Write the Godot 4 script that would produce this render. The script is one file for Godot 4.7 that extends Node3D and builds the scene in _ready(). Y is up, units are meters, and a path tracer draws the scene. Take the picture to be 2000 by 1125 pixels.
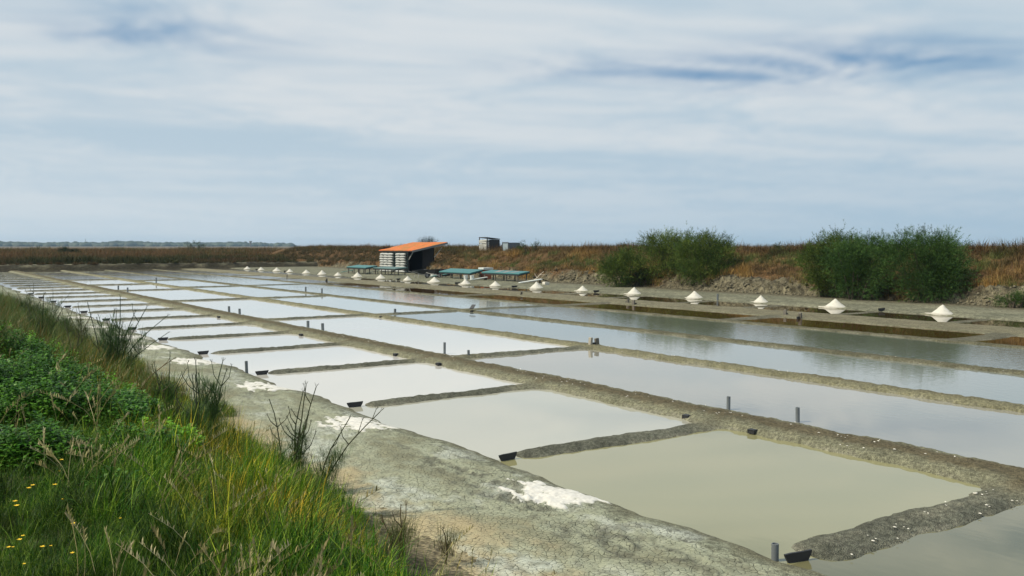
extends Node3D
# Salt pans. Frame used throughout: n = metres across the pans (world +x), s = metres along them (world -z), y = up; the photographer stands at n = 0, s = 0.

const ORD := ["first", "second", "third", "fourth", "fifth", "sixth", "seventh", "eighth", "ninth", "tenth", "eleventh", "twelfth", "thirteenth", "fourteenth", "fifteenth", "sixteenth", "seventeenth", "eighteenth", "nineteenth", "twentieth", "twenty-first", "twenty-second", "twenty-third", "twenty-fourth", "twenty-fifth"]
const YAW := -0.6063
var rng := RandomNumberGenerator.new()
var nz := FastNoiseLite.new()      # smooth fbm, frequency 1
var rough_nz := FastNoiseLite.new()
var clod := FastNoiseLite.new()
var M := {}

# ---------------------------------------------------------------- mesh helper
class Geo:
	var v := PackedVector3Array()
	var nr := PackedVector3Array()
	var c := PackedColorArray()
	var uv := PackedVector2Array()
	var ix := PackedInt32Array()
	var col := Color(1, 1, 1)
	func tri(a: Vector3, b: Vector3, d: Vector3) -> void:
		var n := (d - a).cross(b - a).normalized()
		var k := v.size()
		v.append(a); v.append(b); v.append(d)
		nr.append(n); nr.append(n); nr.append(n)
		c.append(col); c.append(col); c.append(col)
		uv.append(Vector2(a.x + a.y, -a.z)); uv.append(Vector2(b.x + b.y, -b.z)); uv.append(Vector2(d.x + d.y, -d.z))
		ix.append(k); ix.append(k + 1); ix.append(k + 2)
	func quad(a: Vector3, b: Vector3, d: Vector3, e: Vector3) -> void:
		tri(a, b, d); tri(a, d, e)
	func vert(p: Vector3, n: Vector3, u := Vector2.ZERO) -> int:
		v.append(p); nr.append(n); c.append(col); uv.append(u)
		return v.size() - 1
	func face(a: int, b: int, d: int) -> void:
		var g := (v[d] - v[a]).cross(v[b] - v[a])
		if g.dot(nr[a] + nr[b] + nr[d]) < 0.0:
			ix.append(a); ix.append(d); ix.append(b)
		else:
			ix.append(a); ix.append(b); ix.append(d)
	func box(ce: Vector3, size: Vector3, bs := Basis(), ch := 0.0) -> void:
		# a box whose long edges are chamfered by ch
		var h := size / 2.0
		var p := []
		if ch <= 0.0:
			for i in 8:
				p.append(ce + bs * Vector3(h.x * (1 if i & 1 else -1), h.y * (1 if i & 2 else -1), h.z * (1 if i & 4 else -1)))
			quad(p[0], p[2], p[3], p[1]); quad(p[4], p[5], p[7], p[6]); quad(p[0], p[4], p[6], p[2])
			quad(p[1], p[3], p[7], p[5]); quad(p[2], p[6], p[7], p[3]); quad(p[0], p[1], p[5], p[4])
			return
		var ring := [Vector2(h.x - ch, h.y), Vector2(h.x, h.y - ch), Vector2(h.x, -h.y + ch), Vector2(h.x - ch, -h.y), Vector2(-h.x + ch, -h.y), Vector2(-h.x, -h.y + ch), Vector2(-h.x, h.y - ch), Vector2(-h.x + ch, h.y)]
		for k in 8:
			var a: Vector2 = ring[k]
			var b: Vector2 = ring[(k + 1) % 8]
			quad(ce + bs * Vector3(a.x, a.y, -h.z), ce + bs * Vector3(b.x, b.y, -h.z), ce + bs * Vector3(b.x, b.y, h.z), ce + bs * Vector3(a.x, a.y, h.z))
			if k > 0 and k < 7:
				var o: Vector2 = ring[0]
				tri(ce + bs * Vector3(o.x, o.y, -h.z), ce + bs * Vector3(a.x, a.y, -h.z), ce + bs * Vector3(b.x, b.y, -h.z))
				tri(ce + bs * Vector3(o.x, o.y, h.z), ce + bs * Vector3(b.x, b.y, h.z), ce + bs * Vector3(a.x, a.y, h.z))
	func bar(a: Vector3, b: Vector3, w: float, t: float) -> void:
		var z := (b - a).normalized()
		var x := z.cross(Vector3.UP)
		x = Vector3.RIGHT if x.length() < 0.01 else x.normalized()
		box((a + b) / 2.0, Vector3(w, t, a.distance_to(b)), Basis(x, z.cross(x), z))
	func tube(pts: Array, r0: float, r1: float, sides := 5, cap := true) -> void:
		var rows := []
		for i in pts.size():
			var d: Vector3 = (pts[mini(i + 1, pts.size() - 1)] - pts[maxi(i - 1, 0)]).normalized()
			var x := d.cross(Vector3(0.31, 0.2, 0.93)).normalized()
			var z := d.cross(x)
			var r := lerpf(r0, r1, float(i) / maxf(1.0, pts.size() - 1))
			var row := []
			for k in sides:
				var n := x * cos(TAU * k / sides) + z * sin(TAU * k / sides)
				row.append(vert(pts[i] + n * r, n, Vector2(float(k) / sides, i)))
			rows.append(row)
			if i:
				for k in sides:
					var l := (k + 1) % sides
					face(rows[i - 1][k], rows[i - 1][l], row[l])
					face(rows[i - 1][k], row[l], row[k])
		if cap:
			var last: Array = rows[-1]
			for k in range(1, sides - 1):
				tri(v[last[0]], v[last[k]], v[last[k + 1]])
	func mesh(colored := false, uvs := false) -> ArrayMesh:
		var a := []
		a.resize(Mesh.ARRAY_MAX)
		a[Mesh.ARRAY_VERTEX] = v
		a[Mesh.ARRAY_NORMAL] = nr
		if colored: a[Mesh.ARRAY_COLOR] = c
		if uvs: a[Mesh.ARRAY_TEX_UV] = uv
		a[Mesh.ARRAY_INDEX] = ix
		var m := ArrayMesh.new()
		m.add_surface_from_arrays(Mesh.PRIMITIVE_TRIANGLES, a)
		return m

func V(n: float, s: float, y: float) -> Vector3:
	return Vector3(n, y, -s)

func lin(r: float, g: float, b: float) -> Color:
	return Color(r, g, b).linear_to_srgb()

func mat(color: Color, roughness := 0.9, spec := 0.5) -> StandardMaterial3D:
	var m := StandardMaterial3D.new()
	m.albedo_color = color
	m.roughness = roughness
	m.metallic_specular = spec
	return m

func vmat(roughness := 0.9, backlight := 0.0) -> StandardMaterial3D:
	var m := mat(Color.WHITE, roughness, 0.4)
	m.vertex_color_use_as_albedo = true
	if backlight > 0.0:
		m.backlight_enabled = true
		m.backlight = Color(backlight, backlight, backlight).linear_to_srgb()
	return m

func put(called: String, mesh: Mesh, material: Material, parent: Node = self, at := Vector3.ZERO) -> MeshInstance3D:
	var o := MeshInstance3D.new()
	o.name = called
	o.mesh = mesh
	o.material_override = material
	o.position = at
	parent.add_child(o, true)
	return o

func tag(o: Node, label: String, category: String, group := "", kind := "") -> Node:
	o.set_meta("label", label)
	o.set_meta("category", category)
	if group: o.set_meta("group", group)
	if kind: o.set_meta("kind", kind)
	return o

func thing(called: String, label: String, category: String, at: Vector3, turn := 0.0, group := "") -> Node3D:
	var o := Node3D.new()
	o.name = called
	add_child(o, true)
	o.position = at
	o.rotation.y = turn
	tag(o, label, category, group)
	return o

func again(o: Node3D, called: String, label: String, at: Vector3, turn := 0.0) -> Node3D:
	var d: Node3D = o.duplicate()
	d.name = called
	add_child(d, true)
	d.position = at
	d.rotation.y = turn
	d.set_meta("label", label)
	return d

# ---------------------------------------------------------------- textures
func bytes_of(n: FastNoiseLite, size: int) -> PackedByteArray:
	return n.get_seamless_image(size, size).get_data()

func tex(size: int, data: PackedByteArray) -> ImageTexture:
	return ImageTexture.create_from_image(Image.create_from_data(size, size, false, Image.FORMAT_L8, data))

func noise(kind: int, f: float, oct: int, sd: int) -> FastNoiseLite:
	var n := FastNoiseLite.new()
	n.noise_type = kind
	n.frequency = f
	n.fractal_octaves = oct
	n.seed = sd
	if oct == 1: n.fractal_type = FastNoiseLite.FRACTAL_NONE
	return n

func ground_textures() -> void:
	var size := 1024
	var cell := noise(FastNoiseLite.TYPE_CELLULAR, 0.021, 1, 11)
	cell.cellular_return_type = FastNoiseLite.RETURN_DISTANCE2_SUB
	cell.cellular_jitter = 1.0
	cell.domain_warp_enabled = true
	cell.domain_warp_amplitude = 22.0
	cell.domain_warp_frequency = 0.02
	var cr := bytes_of(cell, size)
	var fine := bytes_of(noise(FastNoiseLite.TYPE_SIMPLEX_SMOOTH, 0.06, 4, 3), size)
	var mid := bytes_of(noise(FastNoiseLite.TYPE_SIMPLEX_SMOOTH, 0.012, 3, 4), size)
	var lump := noise(FastNoiseLite.TYPE_CELLULAR, 0.036, 1, 12)
	lump.cellular_return_type = FastNoiseLite.RETURN_DISTANCE
	lump.domain_warp_enabled = true
	lump.domain_warp_amplitude = 16.0
	lump.domain_warp_frequency = 0.03
	var lb := bytes_of(lump, size)
	var a := PackedByteArray(); a.resize(size * size)
	var h := PackedByteArray(); h.resize(size * size)
	var ga := PackedByteArray(); ga.resize(size * size)
	var gh := PackedByteArray(); gh.resize(size * size)
	for i in size * size:
		var f: float = fine[i] / 255.0
		var m: float = mid[i] / 255.0
		var w := 0.018 + 0.075 * m * m          # crack width wanders
		var k := smoothstep(w * 0.35, w, cr[i] / 255.0)
		if m < 0.3: k = lerpf(1.0, k, smoothstep(0.12, 0.3, m))
		a[i] = int(clampf((0.66 + 0.34 * k) * (0.82 + 0.2 * f + 0.1 * m), 0.0, 1.0) * 255.0)
		h[i] = int(clampf(0.25 + 0.55 * k * (0.75 + 0.25 * smoothstep(0.0, 0.4, cr[i] / 255.0)) + 0.2 * f, 0.0, 1.0) * 255.0)
		var cb: float = 1.0 - lb[i] / 255.0
		ga[i] = int(clampf(0.55 + 0.45 * smoothstep(0.25, 0.75, f * 0.65 + m * 0.35), 0.0, 1.0) * 255.0)  # grain tone; its low spots are painted darker, a mild crevice shade
		gh[i] = int(clampf(0.45 * f + 0.2 * m + 0.35 * cb, 0.0, 1.0) * 255.0)
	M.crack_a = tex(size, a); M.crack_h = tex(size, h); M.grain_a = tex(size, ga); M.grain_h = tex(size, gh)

func mud_mat(a: Texture2D, h: Texture2D, scale: float, relief: float, roughness := 0.92) -> StandardMaterial3D:
	var m := vmat(roughness)
	m.albedo_texture = a
	m.heightmap_enabled = true
	m.heightmap_texture = h
	m.heightmap_scale = relief
	m.uv1_scale = Vector3(scale, scale, scale)
	m.metallic_specular = 0.3
	return m

func water_mat(color: Color, ripple: float, f: float, roughness := 0.03, spec := 0.64) -> StandardMaterial3D:
	var m := mat(color, roughness, spec)
	m.heightmap_enabled = true
	m.heightmap_texture = M.ripple
	m.heightmap_scale = ripple
	m.uv1_scale = Vector3(f, f * 0.42, 1)
	return m

# ---------------------------------------------------------------- sky
func sky_panorama() -> ImageTexture:
	var w := 2048
	var h := 1024
	var data := PackedFloat32Array()
	data.resize(w * h * 3)
	var big := noise(FastNoiseLite.TYPE_SIMPLEX_SMOOTH, 0.17, 4, 21)
	var wisp := noise(FastNoiseLite.TYPE_SIMPLEX_SMOOTH, 0.55, 5, 22)
	wisp.fractal_gain = 0.5
	var fleck := noise(FastNoiseLite.TYPE_SIMPLEX_SMOOTH, 1.6, 4, 24)
	var warp := noise(FastNoiseLite.TYPE_SIMPLEX_SMOOTH, 0.5, 2, 23)
	# (azimuth from the view's axis, elevation, half widths, depth) of the openings in the cloud
	var gaps := [[12.5, 11.0, 5.0, 1.15, 0.42], [18.5, 11.2, 5.5, 1.25, 0.5], [26.0, 9.9, 4.0, 0.9, 0.36], [-24.5, 12.0, 3.0, 0.45, 0.3], [-20.0, 12.3, 7.0, 1.3, 0.26], [6.0, 10.8, 7.0, 0.9, 0.28], [13.0, 19.0, 8.0, 1.8, 0.8], [26.0, 21.5, 7.0, 2.4, 0.9], [31.0, 16.5, 5.0, 1.3, 0.8], [2.0, 25.0, 9.0, 2.2, 0.8], [70.0, 14.0, 12.0, 2.0, 0.7], [-95.0, 22.0, 14.0, 3.0, 0.7], [150.0, 16.0, 14.0, 2.5, 0.7], [-160.0, 30.0, 14.0, 4.0, 0.7], [20.0, 32.0, 16.0, 4.0, 0.6], [110.0, 45.0, 20.0, 5.0, 0.6]]
	for j in h:
		var el := PI / 2.0 - (j + 0.5) / h * PI
		var low := el < 0.0
		var sy := sin(maxf(el, 0.0))
		var cy := cos(el)
		var eld := rad_to_deg(el)
		var near := smoothstep(0.0, 9.0, eld)
		var up := smoothstep(4.0, 30.0, eld)
		for i in w:
			var k := (j * w + i) * 3
			if low:
				data[k] = 0.30; data[k + 1] = 0.32; data[k + 2] = 0.31
				continue
			var az := ((i + 0.5) / w) * TAU
			var x := sin(az) * cy
			var z := -cos(az) * cy
			var q := 1.0 / (sy + 0.055)
			var px := x * q
			var pz := z * q
			var rel := rad_to_deg(wrapf(az + YAW, -PI, PI))       # to the right of the view's axis
			var wx := warp.get_noise_2d(px, pz) * 0.9
			var b := big.get_noise_2d(px + wx, pz * 1.0)
			var f := wisp.get_noise_2d(px * 0.5 + pz * 0.35 + wx, pz * 1.1 - px * 0.4)
			var hole := 0.0
			for g in gaps:
				var da: float = wrapf(rel - g[0], -180.0, 180.0) / g[2]
				if absf(da) > 2.6: continue
				var de: float = (eld - g[1] + f * 1.1 + 0.06 * (rel - g[0])) / g[3]
				hole += g[4] * exp(-da * da - de * de)
			var side := 0.5 + 0.5 * sin(deg_to_rad(clampf(rel * 2.4, -90.0, 90.0)))    # the air is bluer away from the sun
			var g2 := fleck.get_noise_2d(px * 1.3 + pz * 0.5 + wx * 1.5, pz * 2.2 - px * 0.9)
			var veil := 0.60 + 0.50 * b + 0.52 * f + 0.26 * g2 - 0.12 * side * (1.0 - near)
			var open := clampf(hole * (1.0 - 0.8 * f - 0.9 * g2) * 1.15, 0.0, 1.0)
			open = maxf(open, smoothstep(-0.12, -0.5, veil) * 0.6)
			var cover := 1.0 - open
			var t := smoothstep(0.12, 1.0, veil)
			var kr := lerpf(0.465, 0.68, t)
			var kg := lerpf(0.59, 0.73, t)
			var kb := lerpf(0.69, 0.765, t)
			kr = lerpf(lerpf(0.605, 0.375, side), kr, 0.25 + 0.75 * near)      # thicker air low down
			kg = lerpf(lerpf(0.70, 0.52, side), kg, 0.25 + 0.75 * near)
			kb = lerpf(lerpf(0.765, 0.645, side), kb, 0.25 + 0.75 * near)
			var cr := lerpf(0.135, 0.10, up)
			var cg := lerpf(0.295, 0.235, up)
			var cb := lerpf(0.50, 0.45, up)
			data[k] = lerpf(cr, kr, cover)
			data[k + 1] = lerpf(cg, kg, cover)
			data[k + 2] = lerpf(cb, kb, cover)
	return ImageTexture.create_from_image(Image.create_from_data(w, h, false, Image.FORMAT_RGBF, data.to_byte_array()))

# ---------------------------------------------------------------- the pans
# long ridges: [near waterline n, far waterline n, height, name]
const LONG := [[10.45, 11.5, 0.12], [15.5, 16.12, 0.105], [20.0, 20.55, 0.085], [25.2, 25.8, 0.06], [28.55, 31.5, 0.05]]
var strip_edges := [[6.4, 10.45], [11.62, 15.5], [16.22, 20.0], [20.62, 25.2], [25.85, 28.55], [31.5, 34.5]]
var cross_at := []
var cross_half := [0.24, 0.25, 0.25, 0.27, 0.42, 0.24]
var cross_high := [0.085, 0.085, 0.075, 0.06, 0.045, 0.04]

func shore(s: float) -> float:
	return 34.5 - 0.75 * smoothstep(38.0, 56.0, s) + 0.7 * smoothstep(72.0, 100.0, s)

func smax(a: float, b: float, k: float) -> float:
	var h := clampf(0.5 + 0.5 * (a - b) / k, 0.0, 1.0)
	return lerpf(b, a, h) + k * h * (1.0 - h)

func build_dikes() -> void:
	cross_at = [[4.97, 9.65, 14.35, 19.1, 23.55, 27.7, 31.8, 36.2, 40.9, 45.0], [5.0, 19.0, 32.9, 46.8, 59.5, 69.0, 80.0, 92.0, 104.0], [32.9, 46.9, 61.9, 76.0, 90.0, 104.0], [33.3, 62.5, 90.0], [14.2, 23.2, 33.25, 43.0, 53.0, 63.0, 73.0, 83.0, 93.0, 103.0], [17.6, 22.4, 27.3, 31.4, 36.6, 41.0, 44.8, 49.1, 53.1, 57.2, 61.7, 66.3, 71.1, 75.7, 80.0, 84.0, 88.7, 93.3, 98.0, 103.0]]
	for i in 14: cross_at[0].append(49.4 + 4.35 * i)
	var ss := PackedFloat32Array()
	var s := -1.5
	while s < 111.5:
		ss.append(s)
		s += 0.065 if s < 13.0 else (0.1 if s < 26.0 else (0.15 if s < 50.0 else 0.22))
	var ns := PackedFloat32Array()
	var n := 5.9
	while n < 36.2:
		ns.append(n)
		n += 0.06 if n < 12.0 else (0.085 if n < 21.0 else 0.14)
	var cols := ns.size()
	var strip_of := PackedInt32Array()
	for x in ns:
		var best := 0
		for k in 6:
			if x >= strip_edges[k][0] - 0.7: best = k
		strip_of.append(best)
	var hs := PackedFloat32Array(); hs.resize(ss.size() * cols)
	var es := PackedFloat32Array(); es.resize(ss.size() * cols)
	var id := PackedInt32Array(); id.resize(ss.size() * cols)
	for r in ss.size():
		s = ss[r]
		var near := []     # per strip the nearest cross dike
		for k in 6:
			var bi := -1
			var bd := 9.0
			for q in cross_at[k].size():
				var d := absf(s - cross_at[k][q])
				if d < bd:
					bd = d; bi = q
			near.append(bi)
		var sh := shore(s)
		for cc in cols:
			n = ns[cc]
			var wob := nz.get_noise_2d(n * 0.55, s * 0.55) * 0.10 + rough_nz.get_noise_2d(n * 2.3, s * 2.3) * 0.05
			var e := -1.0
			var hm := 0.1
			var win := 99
			for k in 5:
				var mid: float = (LONG[k][0] + LONG[k][1]) / 2.0
				var half: float = (LONG[k][1] - LONG[k][0]) / 2.0
				if absf(n - mid) > half + 1.2: continue
				var d := half - absf(n - mid)
				if d > e:
					e = d; hm = LONG[k][2]; win = k
			if n > sh - 1.3:
				var d := n - sh
				if d > e:
					e = d; hm = 0.08; win = 98
			e += wob
			var st := strip_of[cc]
			var bi: int = near[st]
			if bi >= 0:
				var half: float = cross_half[st] * (1.2 if st == 0 and bi == 0 else 1.0)
				var d: float = half - absf(s - cross_at[st][bi] + nz.get_noise_2d(n * 0.25 + 40.0, bi * 7.0) * 0.12)
				if st == 0: d = minf(d, -smax(-d, -(n - 6.74), 0.25))
				if st == 5: d = minf(d, 34.2 - n)
				d += wob * 0.8
				if d > e or win == 99:
					if d > -0.5: win = 100 + st * 100 + bi
					hm = lerpf(hm, cross_high[st], smoothstep(-0.25, 0.25, d - e))
				else:
					hm = lerpf(hm, cross_high[st], smoothstep(-0.25, 0.25, d - e))
				if d > -1.0: e = smax(e, d, (0.5 if s < 7.0 else 0.4) if st < 2 else 0.3)
			var y := -0.12
			if e > -0.16:
				y = hm * (1.0 - exp(-maxf(e, 0.0) / 0.13)) + minf(e, 0.0) * 0.7
				var lump := clampf(e * 5.0, 0.0, 1.0)
				y += lump * hm * (0.17 * rough_nz.get_noise_2d(n * 3.1, s * 3.1) + 0.13 * cl(n * 10.0, s * 10.0))
			var at := r * cols + cc
			hs[at] = y; es[at] = e; id[at] = win
	var geos := {}
	for r in range(1, ss.size() - 2):
		for cc in range(1, cols - 2):
			var a := r * cols + cc
			var emax := maxf(maxf(es[a], es[a + 1]), maxf(es[a + cols], es[a + cols + 1]))
			if emax < -0.06: continue
			if ns[cc] < 6.55: continue
			var w := id[a]
			if w == 99: w = id[a + cols + 1]
			if w == 99 or w == 98: continue
			if not geos.has(w): geos[w] = Geo.new()
			var g: Geo = geos[w]
			var base := g.v.size()
			for q in 4:
				var rr := r + (q >> 1)
				var c2 := cc + (q & 1)
				var p := rr * cols + c2
				var nn := ns[c2]
				var s2 := ss[rr]
				var nor := Vector3(-(hs[p + 1] - hs[p - 1]) / (ns[c2 + 1] - ns[c2 - 1]), 1.0, (hs[p + cols] - hs[p - cols]) / (ss[rr + 1] - ss[rr - 1])).normalized()
				g.col = dike_color(w, nn, s2, es[p])
				g.vert(V(nn, s2, hs[p]), nor, Vector2(nn, s2))
			g.ix.append_array([base, base + 2, base + 3, base, base + 3, base + 1])
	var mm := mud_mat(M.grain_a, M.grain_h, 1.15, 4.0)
	var names := ["brown long dike closest to the path, broad and speckled with white shells", "pale long dike, second from the path", "thin olive long dike, third from the path", "low grey long dike in front of the dark brown pools", "flat sandy long bank between dark brown pools and the salt pile pools"]
	var where := ["between mud path and brown main dike", "between brown main dike and second long dike", "between second and third long dikes", "between third and fourth long dikes", "among the dark brown pools", "among the small salt pile pools"]
	var keys := geos.keys()
	keys.sort()
	var lowest := {}
	for w in keys:
		var g: Geo = geos[w]
		if g.ix.size() < 60: continue
		var o := put("mud_dike", g.mesh(true, true), mm)
		if w < 98:
			tag(o, names[w], "mud dike", "long mud dikes", "structure")
		else:
			var st := int(w / 100) - 1
			var bi: int = w % 100
			tag(o, "%s cross dike from the front, %s" % [ORD[bi], where[st]], "mud dike", "short cross dikes between the pans", "structure")

func dike_color(w: int, n: float, s: float, e: float) -> Color:
	var a := nz.get_noise_2d(n * 0.9, s * 0.9)
	var b := rough_nz.get_noise_2d(n * 4.0 + 9.0, s * 4.0)
	var t := smoothstep(0.14, 0.42, e + a * 0.12 + b * 0.06)
	var foot := Vector3(0.31, 0.31, 0.21)
	var top := Vector3(0.185, 0.16, 0.098)
	if w == 1: top = Vector3(0.20, 0.18, 0.11); foot = Vector3(0.31, 0.30, 0.19)
	if w == 2 or w == 3: top = Vector3(0.17, 0.165, 0.105); foot = Vector3(0.19, 0.185, 0.12)
	if w == 4: top = Vector3(0.29, 0.27, 0.18); foot = Vector3(0.27, 0.26, 0.17)
	if w >= 100:
		top = Vector3(0.235, 0.24, 0.185); foot = Vector3(0.18, 0.187, 0.145)
		if w == 100: top = Vector3(0.29, 0.285, 0.215)
		var st := int(w / 100) - 1
		if st >= 4: top = Vector3(0.2, 0.195, 0.14); foot = top
		else:
			# a cross dike takes the colour of the long dike that it runs into
			var x := 0.0
			if st == 0: x = smoothstep(9.7, 10.5, n + a * 0.4)
			else: x = maxf(smoothstep(0.9, 0.2, n - strip_edges[st][0] + a * 0.3), smoothstep(0.7, 0.0, strip_edges[st][1] - n + a * 0.3) * 0.7)
			top = top.lerp(Vector3(0.185, 0.16, 0.098), x)
			foot = foot.lerp(Vector3(0.29, 0.285, 0.195), x)
	var c := foot.lerp(top, t) * (1.15 + 0.3 * a + 0.34 * b)
	c = c.lerp(Vector3(0.42, 0.41, 0.32), smoothstep(0.05, 0.015, absf(e - 0.02 + 0.02 * b)) * 0.6 * smoothstep(-0.2, 0.2, a + 0.1))   # salt rim at the waterline
	return Color(c.x, c.y, c.z)

# ---------------------------------------------------------------- mud path and banks
func bank_y(n: float) -> float:
	var t := clampf((4.1 - n) / 3.4, 0.0, 1.0)
	return 0.12 + 1.13 * t * t * (3.0 - 2.0 * t)

func path_edge(s: float) -> float:
	return 6.4 + 0.07 * sin(s * 1.33 + 0.4) + nz.get_noise_1d(s * 0.8) * 0.12

func path_y(n: float, s: float) -> float:
	var e := path_edge(s) - n
	var y := 0.11 * (1.0 - exp(-maxf(e, 0.0) / 0.3)) + minf(e, 0.0) * 0.6
	var lump := smoothstep(0.15, 0.6, e)
	y += lump * (0.018 * nz.get_noise_2d(n * 1.2, s * 1.2) + 0.010 * cl(n * 9.0, s * 9.0) + 0.012 * rough_nz.get_noise_2d(n * 4.0, s * 2.6))
	var track := rut(n, s)
	if track > 0.0:
		y += track * (0.05 * cl(n * 6.0, s * 4.5) + 0.03 * absf(rough_nz.get_noise_2d(n * 6.0, s * 6.0)) - 0.01)
	return y

func cl(x: float, y: float) -> float:
	return clod.get_noise_2d(x, y) + 0.62

func rut(n: float, s: float) -> float:
	var mid := 5.55 + 0.15 * sin(s * 0.7)
	var w := 0.42 + 0.1 * nz.get_noise_1d(s * 1.7 + 30.0)
	var along := 0.35 + 0.65 * smoothstep(11.5, 9.0, s) * smoothstep(4.2, 6.0, s)
	along = maxf(along, 0.8 * exp(-pow((s - 16.5) / 1.2, 2.0)))
	return exp(-pow((n - mid) / w, 2.0)) * along * smoothstep(-0.35, 0.25, nz.get_noise_2d(n * 1.4 + 60.0, s * 0.7) + 0.1)

func build_path() -> void:
	var ss := PackedFloat32Array()
	var s := 1.5
	while s < 112.0:
		ss.append(s)
		s += 0.04 if s < 11.0 else (0.08 if s < 24.0 else (0.2 if s < 50.0 else 0.5))
	var ns := PackedFloat32Array()
	var n := 3.2
	while n < 6.85:
		ns.append(n)
		n += 0.04
	var cracked := Geo.new()
	var lip := Geo.new()
	var cols := ns.size()
	var hs := PackedFloat32Array()
	for r in ss.size():
		for cc in cols:
			hs.append(path_y(ns[cc], ss[r]))
	for g in [cracked, lip]:
		for r in ss.size():
			for cc in cols:
				n = ns[cc]; s = ss[r]
				var k := r * cols + cc
				var ra := k - cols if r > 0 else k
				var rb := k + cols if r < ss.size() - 1 else k
				var ca := k - 1 if cc > 0 else k
				var cb := k + 1 if cc < cols - 1 else k
				var nor := Vector3(-(hs[cb] - hs[ca]) / maxf(0.02, ns[cb - r * cols] - ns[ca - r * cols]), 1.0, (hs[rb] - hs[ra]) / maxf(0.02, ss[mini(r + 1, ss.size() - 1)] - ss[maxi(r - 1, 0)])).normalized()
				g.col = path_color(n, s)
				g.vert(V(n, s, hs[k]), nor, Vector2(n, s))
	for r in ss.size() - 1:
		for cc in cols - 1:
			var k := r * cols + cc
			var edge := path_edge(ss[r]) - 0.42 + 0.22 * nz.get_noise_2d(ns[cc] * 2.0, ss[r] * 2.0)
			var g: Geo = cracked if ns[cc] < edge else lip
			g.ix.append_array([k, k + cols, k + cols + 1, k, k + cols + 1, k + 1])
	tag(put("mud_path", cracked.mesh(true, true), mud_mat(M.crack_a, M.crack_h, 0.8, 1.7)), "dried grey mud path full of fine cracks beside the grassy bank", "path", "", "structure")
	tag(put("path_edge", lip.mesh(true, true), mud_mat(M.grain_a, M.grain_h, 0.8, 0.7)), "smooth damp mud edge of the path along the pans", "path", "", "structure")

func path_color(n: float, s: float) -> Color:
	var a := nz.get_noise_2d(n * 0.8 + 5.0, s * 0.55)
	var b := rough_nz.get_noise_2d(n * 3.0, s * 3.0)
	var f := cl(n * 7.0, s * 7.0)
	var c := Vector3(0.30, 0.32, 0.235)
	c = c.lerp(Vector3(0.40, 0.43, 0.375), smoothstep(0.02, 0.5, a + 0.3 * b) * 0.85)            # salt bloom
	c = c.lerp(Vector3(0.20, 0.20, 0.135), smoothstep(0.1, 0.5, -a + 0.25 * b) * 0.8)
	c = c.lerp(Vector3(0.40, 0.335, 0.205), smoothstep(4.75, 3.9, n + 0.6 * a + 0.3 * b) * 0.8)   # sandier under the bank
	c = c.lerp(Vector3(0.085, 0.088, 0.07), clampf(rut(n, s) * (0.42 - 0.9 * f + 1.1 * b), 0.0, 0.8))
	var scuff := rough_nz.get_noise_2d(n * 6.0 + 31.0, s * 3.5) + 0.35 * b
	c = c.lerp(Vector3(0.12, 0.122, 0.09), smoothstep(0.22, 0.5, scuff) * 0.55 * smoothstep(-0.3, 0.2, a + 0.2))
	var e := path_edge(s) - n
	c = c.lerp(Vector3(0.18, 0.172, 0.11), smoothstep(0.34, 0.02, e + 0.08 * b) * 0.8)
	c *= 1.0 + 0.16 * b
	return Color(c.x, c.y, c.z)

func strip_mesh(n0: float, n1: float, dn: float, s0: float, s1: float, ds: float, fy: Callable, fc: Callable) -> ArrayMesh:
	var g := Geo.new()
	var cols := int((n1 - n0) / dn) + 1
	var rows := int((s1 - s0) / ds) + 1
	for r in rows:
		for k in cols:
			var n := n0 + k * dn
			var s := s0 + r * ds
			var y: float = fy.call(n, s)
			var ya: float = fy.call(n + 0.05, s)
			var yb: float = fy.call(n, s + 0.05)
			g.col = fc.call(n, s, y)
			g.vert(V(n, s, y), Vector3(-(ya - y) / 0.05, 1.0, (yb - y) / 0.05).normalized(), Vector2(n, s))
	for r in rows - 1:
		for k in cols - 1:
			var q := r * cols + k
			g.ix.append_array([q, q + cols, q + cols + 1, q, q + cols + 1, q + 1])
	return g.mesh(true, true)

func foot(s: float) -> float:
	return 40.6 + 1.2 * smoothstep(55.0, 62.0, s) + 3.9 * smoothstep(74.5, 79.0, s) + 0.5 * nz.get_noise_1d(s * 0.22) + 0.25 * sin(s * 0.31)

func worn(s: float) -> float:
	# where the levee's foot has slumped to bare clay
	return clampf(smoothstep(0.0, 0.3, nz.get_noise_1d(s * 0.3 + 80.0)) * 0.3 + exp(-pow((s - 36.0) / 3.0, 2.0)) + exp(-pow((s - 20.0) / 2.6, 2.0)) + 0.6 * exp(-pow((s - 50.0) / 3.0, 2.0)), 0.0, 1.0)

func levee_y(n: float, s: float) -> float:
	var f := foot(s)
	var d := n - f
	var y := 0.1
	if d > 0.0:
		var rise := 0.75 + 0.2 * nz.get_noise_1d(s * 0.5 + 80.0)
		y = 0.1 + rise * smoothstep(0.0, 1.1, d) + (2.2 - rise) * smoothstep(0.9, 5.8, d)
		var face := smoothstep(0.0, 0.4, d) * smoothstep(2.2, 0.9, d)
		y += face * (0.30 * absf(rough_nz.get_noise_2d(n * 1.3, s * 1.3)) + 0.10 * cl(n * 2.4, s * 2.4)) + 0.08 * nz.get_noise_2d(n * 0.5, s * 0.5) * smoothstep(1.0, 3.0, d)
	else:
		y += 0.012 * cl(n * 2.0, s * 2.0) * smoothstep(0.0, 1.5, n - shore(s))
	return y

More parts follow.
